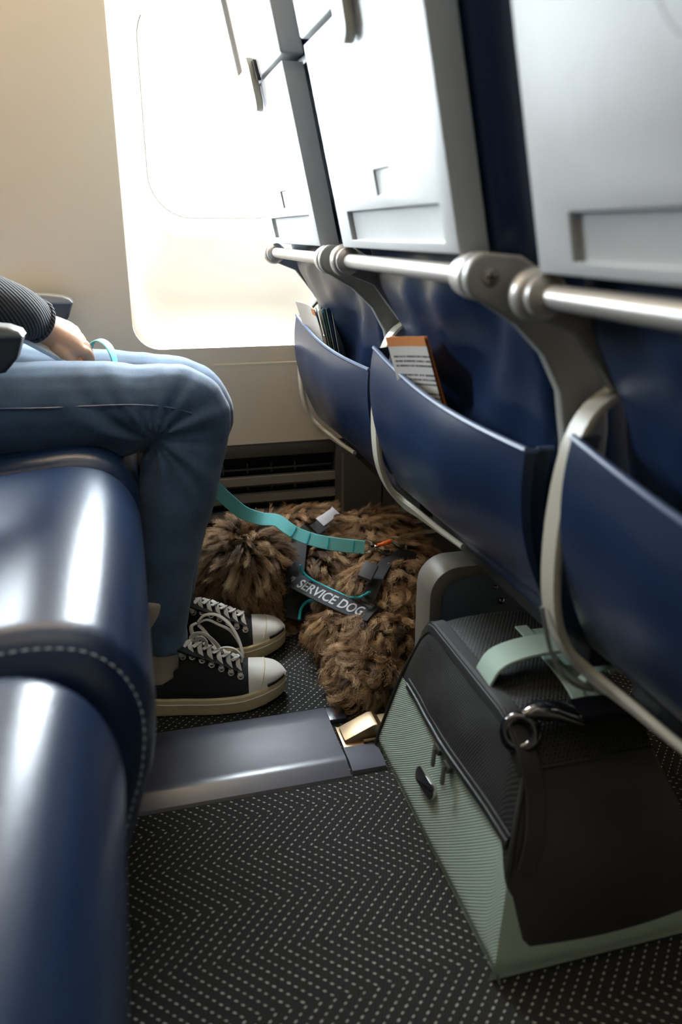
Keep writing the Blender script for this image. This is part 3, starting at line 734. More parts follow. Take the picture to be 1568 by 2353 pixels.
sheet('corner_print', b_ + (a - b_) * 0.16 - Vector((0.0016, 0, 0)), b_ - Vector((0.0016, 0, 0)), b_ + (c_ - b_) * 0.16 - Vector((0.0016, 0, 0)), b_ + (a - b_) * 0.16 + (c_ - b_) * 0.16 - Vector((0.0016, 0, 0)), M['orange'], mg, n=2, th=0.0005)
mz = empty('magazine', onY(745, 760, 1.44)); tag(mz, 'thick magazine with splayed pages in the window seat pocket', 'magazine')
for q, mt in enumerate(('blue_cover', 'paper', 'paper', 'green_page', 'paper', 'blue_cover', 'paper')):
    u = q / 6
    p0 = onY(727 + 34 * u, 717 - 12 * u, 1.465 - 0.028 * u); p1 = p0 + Vector((0.012 + 0.004 * q, 0.055, 0.004)); dn2 = Vector((0.026 - 0.008 * u, -0.006, -0.105))
    sheet('cover' if q in (0, 6) else 'page', p1, p0, p0 + dn2, p1 + dn2, M[mt], mz, curl=0.002, n=4)

# ================================================================== our own row: cushions, backs, armrests
def cushion(name, yc, hw, parent, prof, mt, round_r=0.042):
    """sweep an (x,z) profile along y with rolled side edges"""
    n = len(prof); cxm = sum(p[0] for p in prof) / n; czm = sum(p[1] for p in prof) / n
    st = []
    for k in range(9): a = math.pi / 2 * k / 8; st.append((-hw + round_r * (1 - math.sin(a)), round_r * (1 - math.sqrt(max(0, 1 - (1 - math.sin(a)) ** 2)))) if False else (-hw + round_r * (1 - math.cos(a)), round_r * (1 - math.sin(a))))
    st = st + [(0.0, 0.0)] + [(-y, e) for y, e in st[::-1]]
    N2 = []
    for i in range(n):
        d = Vector((prof[(i + 1) % n][0] - prof[i - 1][0], prof[(i + 1) % n][1] - prof[i - 1][1])); nn = Vector((d.y, -d.x)).normalized()
        if nn.dot(Vector((prof[i][0] - cxm, prof[i][1] - czm))) < 0: nn = -nn
        N2.append(nn)
    rings = [[Vector((p[0] - N2[i].x * e, yc + y, p[1] - N2[i].y * e)) for i, p in enumerate(prof)] for y, e in st]
    return obj(name, loft(rings), mt, parent, angle=70), rings
def prof2(pts, m=6): return [(p.x, p.z) for p in spline([Vector((x, 0, z)) for x, z in pts], m, closed=True)]
OX = 0.0
seat_prof = prof2([(-0.56, 0.425), (-0.40, 0.440), (-0.25, 0.449), (-0.15, 0.458), (-0.090, 0.461), (-0.047, 0.450), (-0.018, 0.420), (-0.005, 0.375), (-0.010, 0.32), (-0.022, 0.28), (-0.036, 0.235), (-0.052, 0.205), (-0.10, 0.215), (-0.20, 0.27), (-0.40, 0.28), (-0.54, 0.30), (-0.575, 0.36)])
near_prof = [(x - 0.028, z - 0.004) for x, z in seat_prof]
back_prof = prof2([(-0.50, 0.42), (-0.52, 0.60), (-0.56, 0.80), (-0.615, 1.0), (-0.66, 1.13), (-0.70, 1.16), (-0.74, 1.13), (-0.74, 1.0), (-0.70, 0.80), (-0.655, 0.60), (-0.62, 0.42), (-0.56, 0.37)])
rows = [('aisle', 0.315, 0.257, 'navy leather aisle seat with a stitched empty cushion next to the carpet aisle', near_prof), ('mid', 0.850, 0.270, 'empty navy leather middle seat between the aisle cushion and the passenger', seat_prof), ('win', 1.376, 0.242, 'navy leather window seat the passenger sits in', seat_prof)]
own = {}
for key, yc, hw_, lab, pr in rows:
    t = empty('passenger_seat', (-0.3, yc, 0)); tag(t, lab, 'seat', 'seats of the passenger row'); own[key] = t
    cu, rg = cushion('seat_cushion', yc, hw_, t, pr, M['leather'])
    cushion('backrest', yc, 0.235, t, back_prof, M['leather'], 0.05)
    obj('seat_pan', box(-0.56, -0.12, yc - 0.22, yc + 0.22, 0.235, 0.29, 0.01), M['blackrub'], t)
    for sx_ in (-0.50, -0.22):
        obj('leg', box(sx_ - 0.02, sx_ + 0.02, yc - 0.03, yc + 0.03, 0.0 if key != 'mid' else 0.0, 0.24, 0.005), M['leggrey'], t)
    # twin rows of seam stitches along the rolled edge
    for side, ri in ((-1, 4), (1, len(rg) - 5)):
        if key == 'win' or (key == 'aisle' and side < 0): continue
        V, F = [], []
        ring = rg[ri]; cen = Vector((-0.3, yc, 0.36)); acc = 0.0
        pts = [p for p in ring if p.x > -0.40 and (p.z > 0.30 or p.x > -0.06) and p.z > 0.20]
        pts.sort(key=lambda p: math.atan2(p.z - 0.30, p.x + 0.20), reverse=True)
        sp = spline(pts, 10); d = 0.0; last = sp[0]
        nxt = 0.0
        for a_, b2 in zip(sp, sp[1:]):
            d += (b2 - a_).length
            if d >= nxt:
                nxt = d + 0.0085; tt = (b2 - a_).normalized(); out = Vector((a_.x + 0.25, 0, a_.z - 0.33)).normalized()
                c0 = a_ + out * 0.0004
                vv = tube([c0 - tt * 0.0028, c0 + out * 0.0008, c0 + tt * 0.0028], [0.0006, 0.0010, 0.0006], 5)
                k0 = len(V); V += vv[0]; F += [tuple(i + k0 for i in f) for f in vv[1]]
        tag(obj('seam_stitching', (V, F), M['thread'], t, fix=False), kind='stuff')
def armrest(parent, y0, y1, xe, zt):
    low = [(-0.52, zt - 0.055), (-0.52, zt - 0.012), (xe - 0.004, zt - 0.012), (xe - 0.002, zt - 0.020), (xe - 0.012, zt - 0.045), (xe - 0.028, zt - 0.062), (xe - 0.06, zt - 0.066), (-0.30, zt - 0.060)]
    top = [(-0.53, zt - 0.014), (-0.53, zt - 0.002), (-0.40, zt + 0.002), (xe - 0.05, zt + 0.001), (xe - 0.018, zt - 0.003), (xe - 0.004, zt - 0.009), (xe, zt - 0.016), (xe - 0.006, zt - 0.019)]
    a_ = obj('armrest', prism(low, 'y', y0 + 0.003, y1 - 0.003, 0.006, 3), M['armlow'], parent, angle=50)
    obj('armrest_cap', prism(top, 'y', y0, y1, 0.005, 3), M['armtop'], a_, angle=50)
armrest(own['win'], 1.097, 1.147, -0.132, 0.650)
armrest(own['win'], 1.606, 1.652, -0.097, 0.652)
armrest(own['mid'], 0.548, 0.598, -0.175, 0.650)

# ================================================================== the passenger
per = empty('person', (-0.35, 1.36, 0.0)); tag(per, 'seated person in blue jeans, dark ribbed jacket and black canvas sneakers', 'person')
def pair(a, b, Y0, Y1=None):
    p, q = onY(*a, Y0), onY(*b, Y0 if Y1 is None else Y1); return (p + q) / 2, (p - q).length / 2
def leg_shape(spec):
    path, ru, rv = [], [], []
    for a, b_, Y, lat in spec:
        c, r = pair(a, b_, Y); path.append(c); ru.append(r); rv.append(lat)
    return path, ru, rv
near = [((0, 832), (0, 1062), 1.268, .080), ((120, 830), (120, 1060), 1.268, .079), ((250, 830), (250, 1048), 1.267, .076), ((350, 836), (335, 1024), 1.266, .070),
        ((430, 846), (352, 1006), 1.264, .064), ((492, 872), (345, 1004), 1.262, .061), ((522, 925), (340, 1010), 1.260, .060), ((518, 1000), (334, 1050), 1.256, .060), ((506, 1080), (326, 1100), 1.250, .062),
        ((488, 1160), (312, 1170), 1.244, .062), ((466, 1240), (306, 1245), 1.235, .058), ((448, 1320), (308, 1322), 1.225, .053), ((437, 1400), (316, 1400), 1.212, .049), ((432, 1440), (322, 1446), 1.206, .047), ((430, 1486), (330, 1494), 1.200, .047)]
far = [((120, 798), (120, 1000), 1.45, .078), ((250, 803), (250, 995), 1.45, .074), ((360, 812), (350, 985), 1.45, .066), ((430, 824), (372, 985), 1.449, .062), ((485, 850), (385, 990), 1.447, .060), ((517, 900), (395, 1010), 1.445, .058),
       ((512, 980), (385, 1050), 1.44, .058), ((500, 1070), (375, 1090), 1.43, .060), ((478, 1180), (360, 1180), 1.415, .058), ((456, 1300), (358, 1300), 1.395, .052), ((444, 1380), (362, 1380), 1.375, .048), ((440, 1432), (365, 1440), 1.362, .046)]
shapes = []
for spec, hipY in ((near, 1.285), (far, 1.435)):
    path, ru, rv = leg_shape(spec)
    hip = [Vector((-0.47, hipY, 0.535)), Vector((-0.36, hipY, 0.525)), Vector((-0.27, (hipY + path[0].y) / 2, 0.515))]
    pth = hip + path; a_ = [0.085, 0.088, 0.086] + ru; b2 = [0.085, 0.086, 0.083] + rv
    sp = spline(pth, 4); rr = [Vector((x, y, 0)) for x, y in zip(a_, b2)]; rs = spline(rr, 4)
    shapes.append(limb(sp, [v.x for v in rs], [v.y for v in rs]))
shapes.append(ellipsoid((-0.46, 1.36, 0.55), (0.12, 0.17, 0.12)))
me = remesh(shapes, 0.005, 5)
# creases behind the knees and along the thighs
kn = {1: onY(352, 1002, 1.24), 2: onY(385, 990, 1.45)}
_co = [(v.co.copy(), v.normal.copy()) for v in me.vertices]; _new = []
for p, n in _co:
    side = 1 if p.y < 1.36 else 2
    d = (p - kn[side]); r2 = (d.x ** 2 + d.z ** 2)
    ang = math.atan2(d.z, d.x); rad0 = math.sqrt(r2)
    amp = 0.0066 * math.exp(-r2 / 0.0125) * min(1, rad0 / 0.03)
    rad = math.sqrt(r2); w = 1.6 * noise.noise(Vector((ang * 4.6 + rad * 9, rad * 7, p.y * 5)))
    w2 = noise.noise(Vector((p.x * 22 + p.z * 26, p.y * 8, p.z * 14 - p.x * 8)))
    amp2 = 0.0024 * math.exp(-((p.x - 0.02) / 0.16) ** 2)
    low = 0.004 * math.exp(-((p.z - 0.06) / 0.05) ** 2) * math.sin(p.z * 260 + noise.noise(p * 20) * 2)
    _new.extend(p + n * (amp * w + amp2 * w2 + low * 0.6))
me.vertices.foreach_set('co', _new); me.update()
jeans = link_mesh(me, 'jeans', M['denim'], per, angle=80)
# side seam on the near leg
seam = []
for px, py in ((0, 940), (100, 938), (200, 934), (300, 931), (380, 935), (440, 950)):
    seam.append((px, py))
bv = BVHTree.FromPolygons([wloc(per) + v.co for v in me.vertices], [tuple(p.vertices) for p in me.polygons])
def hit(bvh, px, py, off=0.0):
    d = ray(px, py).normalized(); r = bvh.ray_cast(CAMP, d)
    if r[0] is None: return None, None
    nn = r[1] if r[1].dot(d) < 0 else -r[1]
    return r[0] + nn * off, nn
sp_ = [hit(bv, *q, 0.0014)[0] for q in seam]; sp_ = [q for q in sp_ if q is not None]
if len(sp_) > 2: obj('side_seam', tube(spline(sp_, 6), 0.0012, 6), M['hem'], jeans)

# torso, arms (one jacket), neck and head
def path_limb(pts, ru, rv, lat, m=5):
    sp = spline(pts, m); rs = spline([Vector((x, y, 0)) for x, y in zip(ru, rv)], m)
    return limb(sp, [v.x for v in rs], [v.y for v in rs], lat)
cuff_c, cuff_r = pair((140, 738), (66, 768), 1.352, 1.335)
cuff_c = onY(88, 740, 1.342)
arm_a = onY(0, 706, 1.290)
right_arm = path_limb([(-0.555, 1.19, 1.00), (-0.52, 1.165, 0.94), (-0.47, 1.16, 0.84), (-0.415, 1.17, 0.755), (-0.33, 1.205, 0.722), arm_a, onY(62, 726, 1.325), cuff_c], [.065, .066, .060, .056, .052, .044, .037, .031], [.06, .062, .058, .054, .050, .045, .038, .034], Vector((0, 1, 0.2)))
left_arm = path_limb([(-0.555, 1.54, 1.00), (-0.52, 1.565, 0.94), (-0.46, 1.57, 0.84), (-0.43, 1.56, 0.755), (-0.39, 1.53, 0.715), (-0.34, 1.47, 0.69), (-0.31, 1.44, 0.675)], [.065, .066, .060, .056, .050, .042, .036], [.06, .062, .058, .054, .05, .042, .036], Vector((0, 1, 0.2)))
torso = path_limb([(-0.47, 1.36, 0.55), (-0.48, 1.365, 0.64), (-0.50, 1.365, 0.76), (-0.53, 1.365, 0.88), (-0.555, 1.365, 0.98), (-0.565, 1.365, 1.04), (-0.57, 1.365, 1.075)], [.105, .10, .10, .105, .095, .07, .05], [.165, .155, .16, .18, .185, .13, .06], Vector((0, 1, 0)))
jm = remesh([right_arm, left_arm, torso], 0.007, 4)
link_mesh(jm, 'jacket', M['jacket'], per, angle=80)
# rolled cuff ring
ax = (cuff_c - onY(62, 726, 1.325)).normalized()
u_ = ax.orthogonal().normalized(); v_ = ax.cross(u_)
obj('cuff', tube([cuff_c - ax * 0.004 + u_ * math.cos(2 * math.pi * k / 28) * 0.031 + v_ * math.sin(2 * math.pi * k / 28) * 0.031 for k in range(28)], 0.0055, 8, closed=True), M['jacket'], per)
# body: head, neck, both hands, ankles as one skin mesh
wr_ = onY(84, 750, 1.348); kn_c = onY(184, 789, 1.385)
hd = (kn_c - wr_).normalized(); across = Vector((0.25, 0.9, 0.1)); across = (across - hd * across.dot(hd)).normalized(); hup = hd.cross(across) * -1
if hup.z < 0: hup = -hup
skin = [path_limb([wr_ - hd * 0.05, wr_, wr_ + hd * 0.030, wr_ + hd * 0.060, kn_c - hd * 0.008], [.024, .023, .025, .023, .017], [.026, .028, .036, .042, .040], across)]
HANDS = []
for q, (off, ln) in enumerate(((-0.031, 0.9), (-0.0105, 1.0), (0.010, 0.96), (0.029, 0.80))):
    k0 = kn_c + across * off - hup * 0.002 - hd * (0.003 * abs(q - 1))
    k1 = k0 + (hd * 0.026 - hup * 0.022) * ln; k2 = k1 + (-hup * 0.024 - hd * 0.003) * ln; k3 = k2 + (-hup * 0.010 - hd * 0.014) * ln
    skin.append(tube(spline([k0 - hd * 0.022 - hup * 0.004, k0 + hup * 0.006, k1, k2, k3], 4), [.0080] * 4 + [.0108] * 4 + [.0092] * 4 + [.0082] * 4 + [.0068], 10))
th0 = wr_ + hd * 0.028 - across * 0.026 - hup * 0.008
skin.append(tube(spline([th0, th0 + hd * 0.022 - across * 0.014 - hup * 0.008, th0 + hd * 0.045 - across * 0.016 - hup * 0.018, th0 + hd * 0.064 - across * 0.008 - hup * 0.026], 4), [.014] * 4 + [.0115] * 4 + [.0098] * 4 + [.0075], 10))
# the left hand lies open on the far thigh
lw = Vector((-0.315, 1.445, 0.675)); lk = Vector((-0.25, 1.420, 0.632)); ld_ = (lk - lw).normalized(); la = Vector((0, 1, 0)); lu = Vector((0.5, 0, 0.85))
ls_ = [path_limb([lw - ld_ * 0.05, lw, lw.lerp(lk, .5), lk], [.022, .020, .020, .014], [.024, .025, .036, .038], la)]
for q, (off, ln) in enumerate(((-0.029, .95), (-0.010, 1.0), (0.009, .96), (0.027, .78))):
    k0 = lk + la * off; ls_.append(tube(spline([k0 - ld_ * 0.02, k0, k0 + Vector((0.030, 0, -0.014)) * ln, k0 + Vector((0.048, 0, -0.034)) * ln, k0 + Vector((0.052, 0, -0.048)) * ln], 4), [.0088] * 8 + [.0082] * 8 + [.0065], 10))
ls_.append(tube(spline([lw + ld_ * 0.025 - la * 0.026, lw + ld_ * 0.045 - la * 0.042, lw + ld_ * 0.068 - la * 0.046, lw + ld_ * 0.085 - la * 0.040], 4), [.012] * 4 + [.011] * 4 + [.0095] * 4 + [.007], 10))
head_c = Vector((-0.555, 1.365, 1.225))
hs = [ellipsoid(head_c + Vector((-0.012, 0, 0.03)), (0.095, 0.075, 0.088)), ellipsoid(head_c + Vector((0.022, 0, -0.04)), (0.066, 0.058, 0.075)), ellipsoid(head_c + Vector((0.086, 0, -0.012)), (0.018, 0.013, 0.020)),
      ellipsoid(head_c + Vector((0.078, 0, 0.004)), (0.012, 0.009, 0.026)), ellipsoid(head_c + Vector((0.078, 0, -0.052)), (0.012, 0.022, 0.006)), ellipsoid(head_c + Vector((0.076, 0, -0.064)), (0.012, 0.020, 0.006)), ellipsoid(head_c + Vector((0.066, 0, -0.095)), (0.022, 0.026, 0.018)),
      ellipsoid(head_c + Vector((-0.005, 0.075, -0.012)), (0.018, 0.008, 0.030)), ellipsoid(head_c + Vector((-0.005, -0.075, -0.012)), (0.018, 0.008, 0.030)),
      path_limb([(-0.575, 1.365, 1.04), (-0.572, 1.365, 1.09), (-0.562, 1.365, 1.16)], [.058, .052, .054], [.056, .052, .052], Vector((0, 1, 0)))]
for path_, Yf in (((330, 1494), 1.2), ((365, 1440), 1.36)): pass
ank = []
for spec, fy in ((near, 1.196), (far, 1.352)):
    c, r = pair(spec[-1][0], spec[-1][1], spec[-1][2])
    up_ = Vector((c.x - 0.012, c.y, c.z + 0.10))
    ank.append(path_limb([up_, c, Vector((c.x - 0.004, fy, 0.055)), Vector((c.x + 0.03, fy - 0.005, 0.035)), Vector((c.x + 0.10, fy - 0.012, 0.030))], [.036, .034, .034, .026, .02], [.034, .032, .031, .032, .03], Vector((0, 1, 0))))
an_me = remesh(ank, 0.005, 3)
def thin(pts, r, lat=Vector((0, 1, 0.2)), m=5): return path_limb(pts, r, r, lat, m)
inner = [thin([(-0.555, 1.19, 1.00), (-0.52, 1.165, 0.94), (-0.47, 1.16, 0.84), (-0.415, 1.17, 0.755), (-0.33, 1.205, 0.722), arm_a, onY(62, 726, 1.325), wr_ + hd * 0.01], [.040, .042, .040, .036, .034, .030, .026, .021]),
         thin([(-0.555, 1.54, 1.00), (-0.52, 1.565, 0.94), (-0.46, 1.57, 0.84), (-0.43, 1.56, 0.755), (-0.39, 1.53, 0.715), (-0.34, 1.47, 0.69), lw], [.040, .042, .040, .036, .032, .026, .022]),
         path_limb([(-0.47, 1.36, 0.50), (-0.48, 1.365, 0.64), (-0.50, 1.365, 0.76), (-0.53, 1.365, 0.88), (-0.555, 1.365, 0.98), (-0.565, 1.365, 1.04), (-0.57, 1.365, 1.09)], [.08, .08, .08, .085, .075, .05, .045], [.13, .13, .135, .155, .165, .11, .05], Vector((0, 1, 0)))]
for spec, hipY in ((near, 1.285), (far, 1.435)):
    pth, ru_, rv_ = leg_shape(spec)
    inner.append(path_limb([Vector((-0.45, hipY, 0.52)), Vector((-0.36, hipY, 0.52))] + pth, [.06, .06] + [q * 0.62 for q in ru_], [.06, .06] + [q * 0.62 for q in rv_], Vector((0, 1, 0)), 3))
bmsh = remesh(hs + ls_ + skin + inner, 0.0032, 2)
body_o = link_mesh(bmsh, 'body', M['skin'], per, angle=80)
link_mesh(an_me, 'sock', M['sock'], per, angle=80)
hair = remesh([ellipsoid(head_c + Vector((-0.024, 0, 0.045)), (0.102, 0.084, 0.092)), ellipsoid(head_c + Vector((-0.075, 0, -0.04)), (0.050, 0.075, 0.10)), ellipsoid(head_c + Vector((-0.03, 0.072, -0.03)), (0.05, 0.018, 0.09)), ellipsoid(head_c + Vector((-0.03, -0.072, -0.03)), (0.05, 0.018, 0.09))], 0.006, 4)
link_mesh(hair, 'hair', M['hairdark'], per, angle=80)
for s in (-1, 1):
    e_ = obj('eye', ellipsoid(head_c + Vector((0.068, 0.030 * s, 0.006)), (0.012, 0.013, 0.011)), M['white'], per)
    obj('iris', ellipsoid(head_c + Vector((0.0785, 0.030 * s, 0.005)), (0.003, 0.006, 0.006)), M['hairdark'], e_)
    obj('eyebrow', tube(spline([head_c + Vector((0.078, (0.016 + 0.012 * k) * s, 0.027 + 0.004 * math.sin(k * 1.2))) for k in range(3)], 3), 0.0032, 6), M['hairdark'], per)
obj('mouth', tube([head_c + Vector((0.0885 - 0.004 * abs(k), 0.009 * k, -0.058)) for k in (-2, -1, 0, 1, 2)], 0.0016, 6), M['skin'], per)

# ------------------------------------------------------------------ sneakers
def make_shoe():
    """local frame: x heel -> toe 0..0.278, y left, z up; returned as part builders"""
    LN = 0.278
    def hw(x):   # half width of the sole
        t = [(0, .012), (.006, .022), (.02, .030), (.06, .034), (.11, .036), (.16, .043), (.20, .0465), (.235, .043), (.258, .033), (.270, .021), (.276, .010), (.278, .003)]
        for (a, wa), (b2, wb2) in zip(t, t[1:]):
            if x <= b2: return wa + (wb2 - wa) * (x - a) / (b2 - a)
        return 0.002
    def bend(x): return 0.017 * sstep(0.12, 0.29, x)
    def zs(x): return 0.033 + 0.005 * (1 - sstep(0.0, 0.10, x)) + 0.010 * sstep(0.19, 0.275, x)      # top of the rubber foxing
    def zb(x): return 0.012 * sstep(0.19, 0.278, x) ** 1.3
    xs = [0, .003, .008, .016, .03, .05, .08, .11, .14, .165, .185, .205, .222, .238, .250, .260, .268, .273, .276, .278]
    # sole: rings round the outline at several heights
    def outline(off, zf):
        pts = [Vector((x, hw(x) + off + bend(x), zf(x))) for x in xs]; pts += [Vector((x, -(hw(x) + off) + bend(x), zf(x))) for x in xs[::-1]]
        return pts
    sole_r = [outline(-0.003, zb), outline(0.0, lambda x: zb(x) + 0.003), outline(0.0015, lambda x: (zb(x) + zs(x)) / 2), outline(0.0012, lambda x: zs(x) - 0.0105), outline(0.0024, lambda x: zs(x) - 0.0090), outline(0.0020, lambda x: zs(x) - 0.002), outline(0.0004, zs), outline(-0.004, zs)]
    sole = loft(sole_r)
    line = tube([Vector((x, -(hw(x) + 0.0026) + bend(x), zs(x) - 0.0098)) for x in xs], 0.0011, 6)
    # upper: arch sections
    def top(x):
        t = [(0, .084), (.01, .088), (.04, .076), (.07, .072), (.095, .098), (.115, .112), (.14, .104), (.17, .089), (.20, .073), (.23, .066), (.25, .061), (.265, .055), (.273, .049), (.277, .044)]
        for (a, wa), (b2, wb2) in zip(t, t[1:]):
            if x <= b2: return wa + (wb2 - wa) * (x - a) / (b2 - a)
        return 0.044
    def arch(x, k, n=24, infl=0.0):
        a = math.pi * k / n; w = hw(x) - 0.002 + infl; z0 = zs(x) - 0.004; h = top(x) - z0 + infl
        c, s = math.cos(a), math.sin(a); e = 0.72 if x > 0.19 else 0.8
        return Vector((x, bend(x) + w * math.copysign(abs(c) ** e, c) * (1 - 0.28 * s * sstep(0.03, 0.12, x) * (1 - sstep(0.20, 0.26, x))), z0 + h * s ** 0.85))
    def upper(x0, x1, n=16, infl=0.0, steps=22):
        rings = []
        for i in range(steps + 1):
            x = x0 + (x1 - x0) * i / steps
            rings.append([arch(x, k, n, infl) for k in range(n + 1)])
        return rings
    up = upper(0.001, 0.222); V, F, _ = grid(up)
    # ankle opening: drop faces on top near the heel
    n = 17; keep = []
    for f in F:
        c = sum((V[i] for i in f), Vector()) / 4
        if 0.008 < c.x < 0.098 and c.z > 0.058 + 0.02 * sstep(0.075, 0.098, c.x) + 0.018 * (1 - sstep(0.006, 0.03, c.x)): continue
        keep.append(f)
    cv = (V, keep)
    cap = upper(0.214, 0.2775, 24, 0.0016, 16); cp = grid(cap); cp = (cp[0], cp[1])
    ridge = tube([arch(0.232 + 0.010 * math.sin(math.pi * k / 24), k, 24, 0.0022) for k in range(2, 23)], 0.0009, 6)
    return dict(sole=sole, line=line, canvas=cv, cap=cp, ridge=ridge, arch=arch, hw=hw, zs=zs, top=top, bend=bend)
S = make_shoe()
def place_shoe(loc, yaw, label, bow):
    Mx = Matrix.Translation(loc) @ Matrix.Rotation(yaw, 4, 'Z')
    T = lambda vf: ([Mx @ Vector(v) for v in vf[0]], vf[1])
    sh = empty('shoe', Vector(loc) - wloc(per)); sh.parent = per; tag(sh, label)
    obj('sole', T(S['sole']), M['rubber'], sh, angle=35)
    obj('sole_stripe', T(S['line']), M['toecap'], sh)
    cv = obj('upper', T(S['canvas']), M['canvas'], sh, angle=80)
    sol = cv.modifiers.new('thick', 'SOLIDIFY'); sol.thickness = 0.0025; sol.offset = -1
    obj('toe_cap', T(S['cap']), M['toecap'], sh, angle=70)
    obj('toe_ridge', T(S['ridge']), M['rubber'], sh)
    # dark smile on the bumper
    sm = [Vector((x, -(S['hw'](x) + 0.0026) + S['bend'](x), S['zs'](x) + 0.0005)) for x in (.246, .251, .256, .261, .266, .2705, .274)]
    obj('toe_stripe', T(ribbon([Vector((p.x, p.y, p.z + 0.003)) for p in sm], Vector((0, 0, 1)), 0.0058, 0.0026)), M['canvas'], sh)
    # tongue
    tg = []
    for i in range(9):
        x = 0.205 - 0.125 * i / 8; zt = S['top'](max(x, 0.112)) + 0.004 + 0.018 * sstep(0.13, 0.08, x)
        tg.append([Vector((x, -0.022 + 0.044 * k / 6, zt + 0.003 - 0.010 * abs(k - 3) / 3)) for k in range(7)])
    tv = grid(tg); tm = (list(tv[0]) + [v - Vector((0, 0, 0.003)) for v in tv[0]], tv[1] + [tuple(i + len(tv[0]) for i in f[::-1]) for f in tv[1]])
    obj('tongue', T(tm), M['canvas'], sh, angle=80)
    nE = 7
    for q in range(nE):
        x = 0.108 + 0.0155 * q
        ends = {}
        for s, k in ((-1, 15.6 + 0.45 * q), (1, 8.4 - 0.45 * q)):
            p = S['arch'](x, k, 24, 0.0012); p2 = S['arch'](x, k - 0.6, 24, 0.0012); p3 = S['arch'](x + 0.003, k, 24, 0.0012)
            nn = (p2 - p).cross(p3 - p).normalized()
            if nn.z < 0: nn = -nn
            ends[s] = (p, nn)
            obj('eyelet', T(torus(p, nn, 0.0044, 0.0014, 18, 6)), M['eyelet'], sh)
        # lace run from each eyelet up across the tongue
        for s in (-1, 1):
            p, nn = ends[s]; xn = x - 0.012 if q else x - 0.004
            zt = S['top'](x)
            mid_ = Vector((x - 0.005, 0.000, zt + 0.012)); q2 = Vector((xn - 0.002, -s * -1 * -0.011, S['top'](max(xn, .10)) + 0.008))
            pts = [p - nn * 0.001, p + nn * 0.004 + Vector((-0.001, s * -0.002, 0.001)), (p + mid_) / 2 + Vector((-0.001, 0, 0.006 + (0.0012 if s > 0 else 0))), mid_ + Vector((0, 0, 0.001 if s > 0 else -0.0005)), q2]
            obj('lace', T(ribbon(spline(pts, 5), Vector((1, 0, 0.0)), 0.0080, 0.0020)), M['lace'], sh)
    # bow: loops and free ends
    for pts in bow:
        obj('lace_loop', tube_flat(spline(pts, 7)), M['lace'], sh)
    return sh
def tube_flat(path):
    fr = frames(path); rings = []
    for i, p in enumerate(path):
        t, a, b2 = fr[i]
        rings.append([p + a * math.cos(2 * math.pi * k / 10) * 0.0020 + b2 * math.sin(2 * math.pi * k / 10) * 0.0042 for k in range(10)])
    return loft(rings)
def pp(L): return [onY(*q) for q in L]
def sh_(L, d): return [(a, b2, c - d) for a, b2, c in L]
near_bow = [pp([(452, 1490, 1.190), (440, 1470, 1.188), (446, 1458, 1.185), (466, 1456, 1.182), (490, 1472, 1.178), (508, 1495, 1.176), (518, 1520, 1.175)]),
            pp([(455, 1492, 1.188), (480, 1500, 1.180), (520, 1518, 1.172), (548, 1526, 1.168), (556, 1510, 1.168), (540, 1492, 1.170), (515, 1488, 1.174), (492, 1496, 1.178), (462, 1500, 1.186)]),
            pp([(458, 1494, 1.188), (450, 1476, 1.184), (462, 1464, 1.178), (474, 1474, 1.174), (472, 1490, 1.176), (462, 1496, 1.184)])]
far_bow = [pp(sh_([(452, 1432, 1.34), (440, 1440, 1.335), (445, 1460, 1.325), (470, 1470, 1.318)], 0.045)),
           pp(sh_([(455, 1430, 1.34), (470, 1414, 1.34), (498, 1413, 1.335), (525, 1432, 1.325), (545, 1462, 1.315), (557, 1498, 1.300), (557, 1522, 1.290)], 0.045)),
           pp(sh_([(456, 1432, 1.34), (476, 1424, 1.335), (500, 1434, 1.330), (530, 1450, 1.322), (552, 1482, 1.308), (556, 1508, 1.298)], 0.045)),
           pp(sh_([(456, 1436, 1.338), (470, 1450, 1.330), (485, 1470, 1.322), (500, 1490, 1.31), (512, 1505, 1.30)], 0.045))]
place_shoe((-0.064, 1.198, 0.0), R(-8.5), 'black sneaker with cream rubber toe standing by the track cover', near_bow)
place_shoe((-0.034, 1.352, 0.0), R(-6.5), 'black sneaker with white toe cap partly hidden by the other shoe', far_bow)

# ------------------------------------------------------------------ tablet held on the lap
tb = empty('tablet', onY(110, 830, 1.34)); tag(tb, 'slim tablet with a pale edge held under the hand on the thigh', 'tablet')
e0, e1 = onY(40, 776, 1.318), onY(146, 832, 1.330)
ed = (e1 - e0).normalized(); acr = Vector((0.2, 0.85, 0.25)); acr = (acr - ed * acr.dot(ed)).normalized(); tn = ed.cross(acr)
Mt = Matrix((ed, acr, tn)).transposed().to_4x4(); Mt.translation = e0
Lt = (e1 - e0).length
obj('case', xform(box(-0.05, Lt + 0.005, 0.0, 0.085, -0.004, 0.004, 0.0022, 3), Mt), M['white'], tb)
obj('screen', xform(box(-0.046, Lt + 0.001, 0.004, 0.081, -0.0046, -0.0035), Mt), M['gloss'], tb)

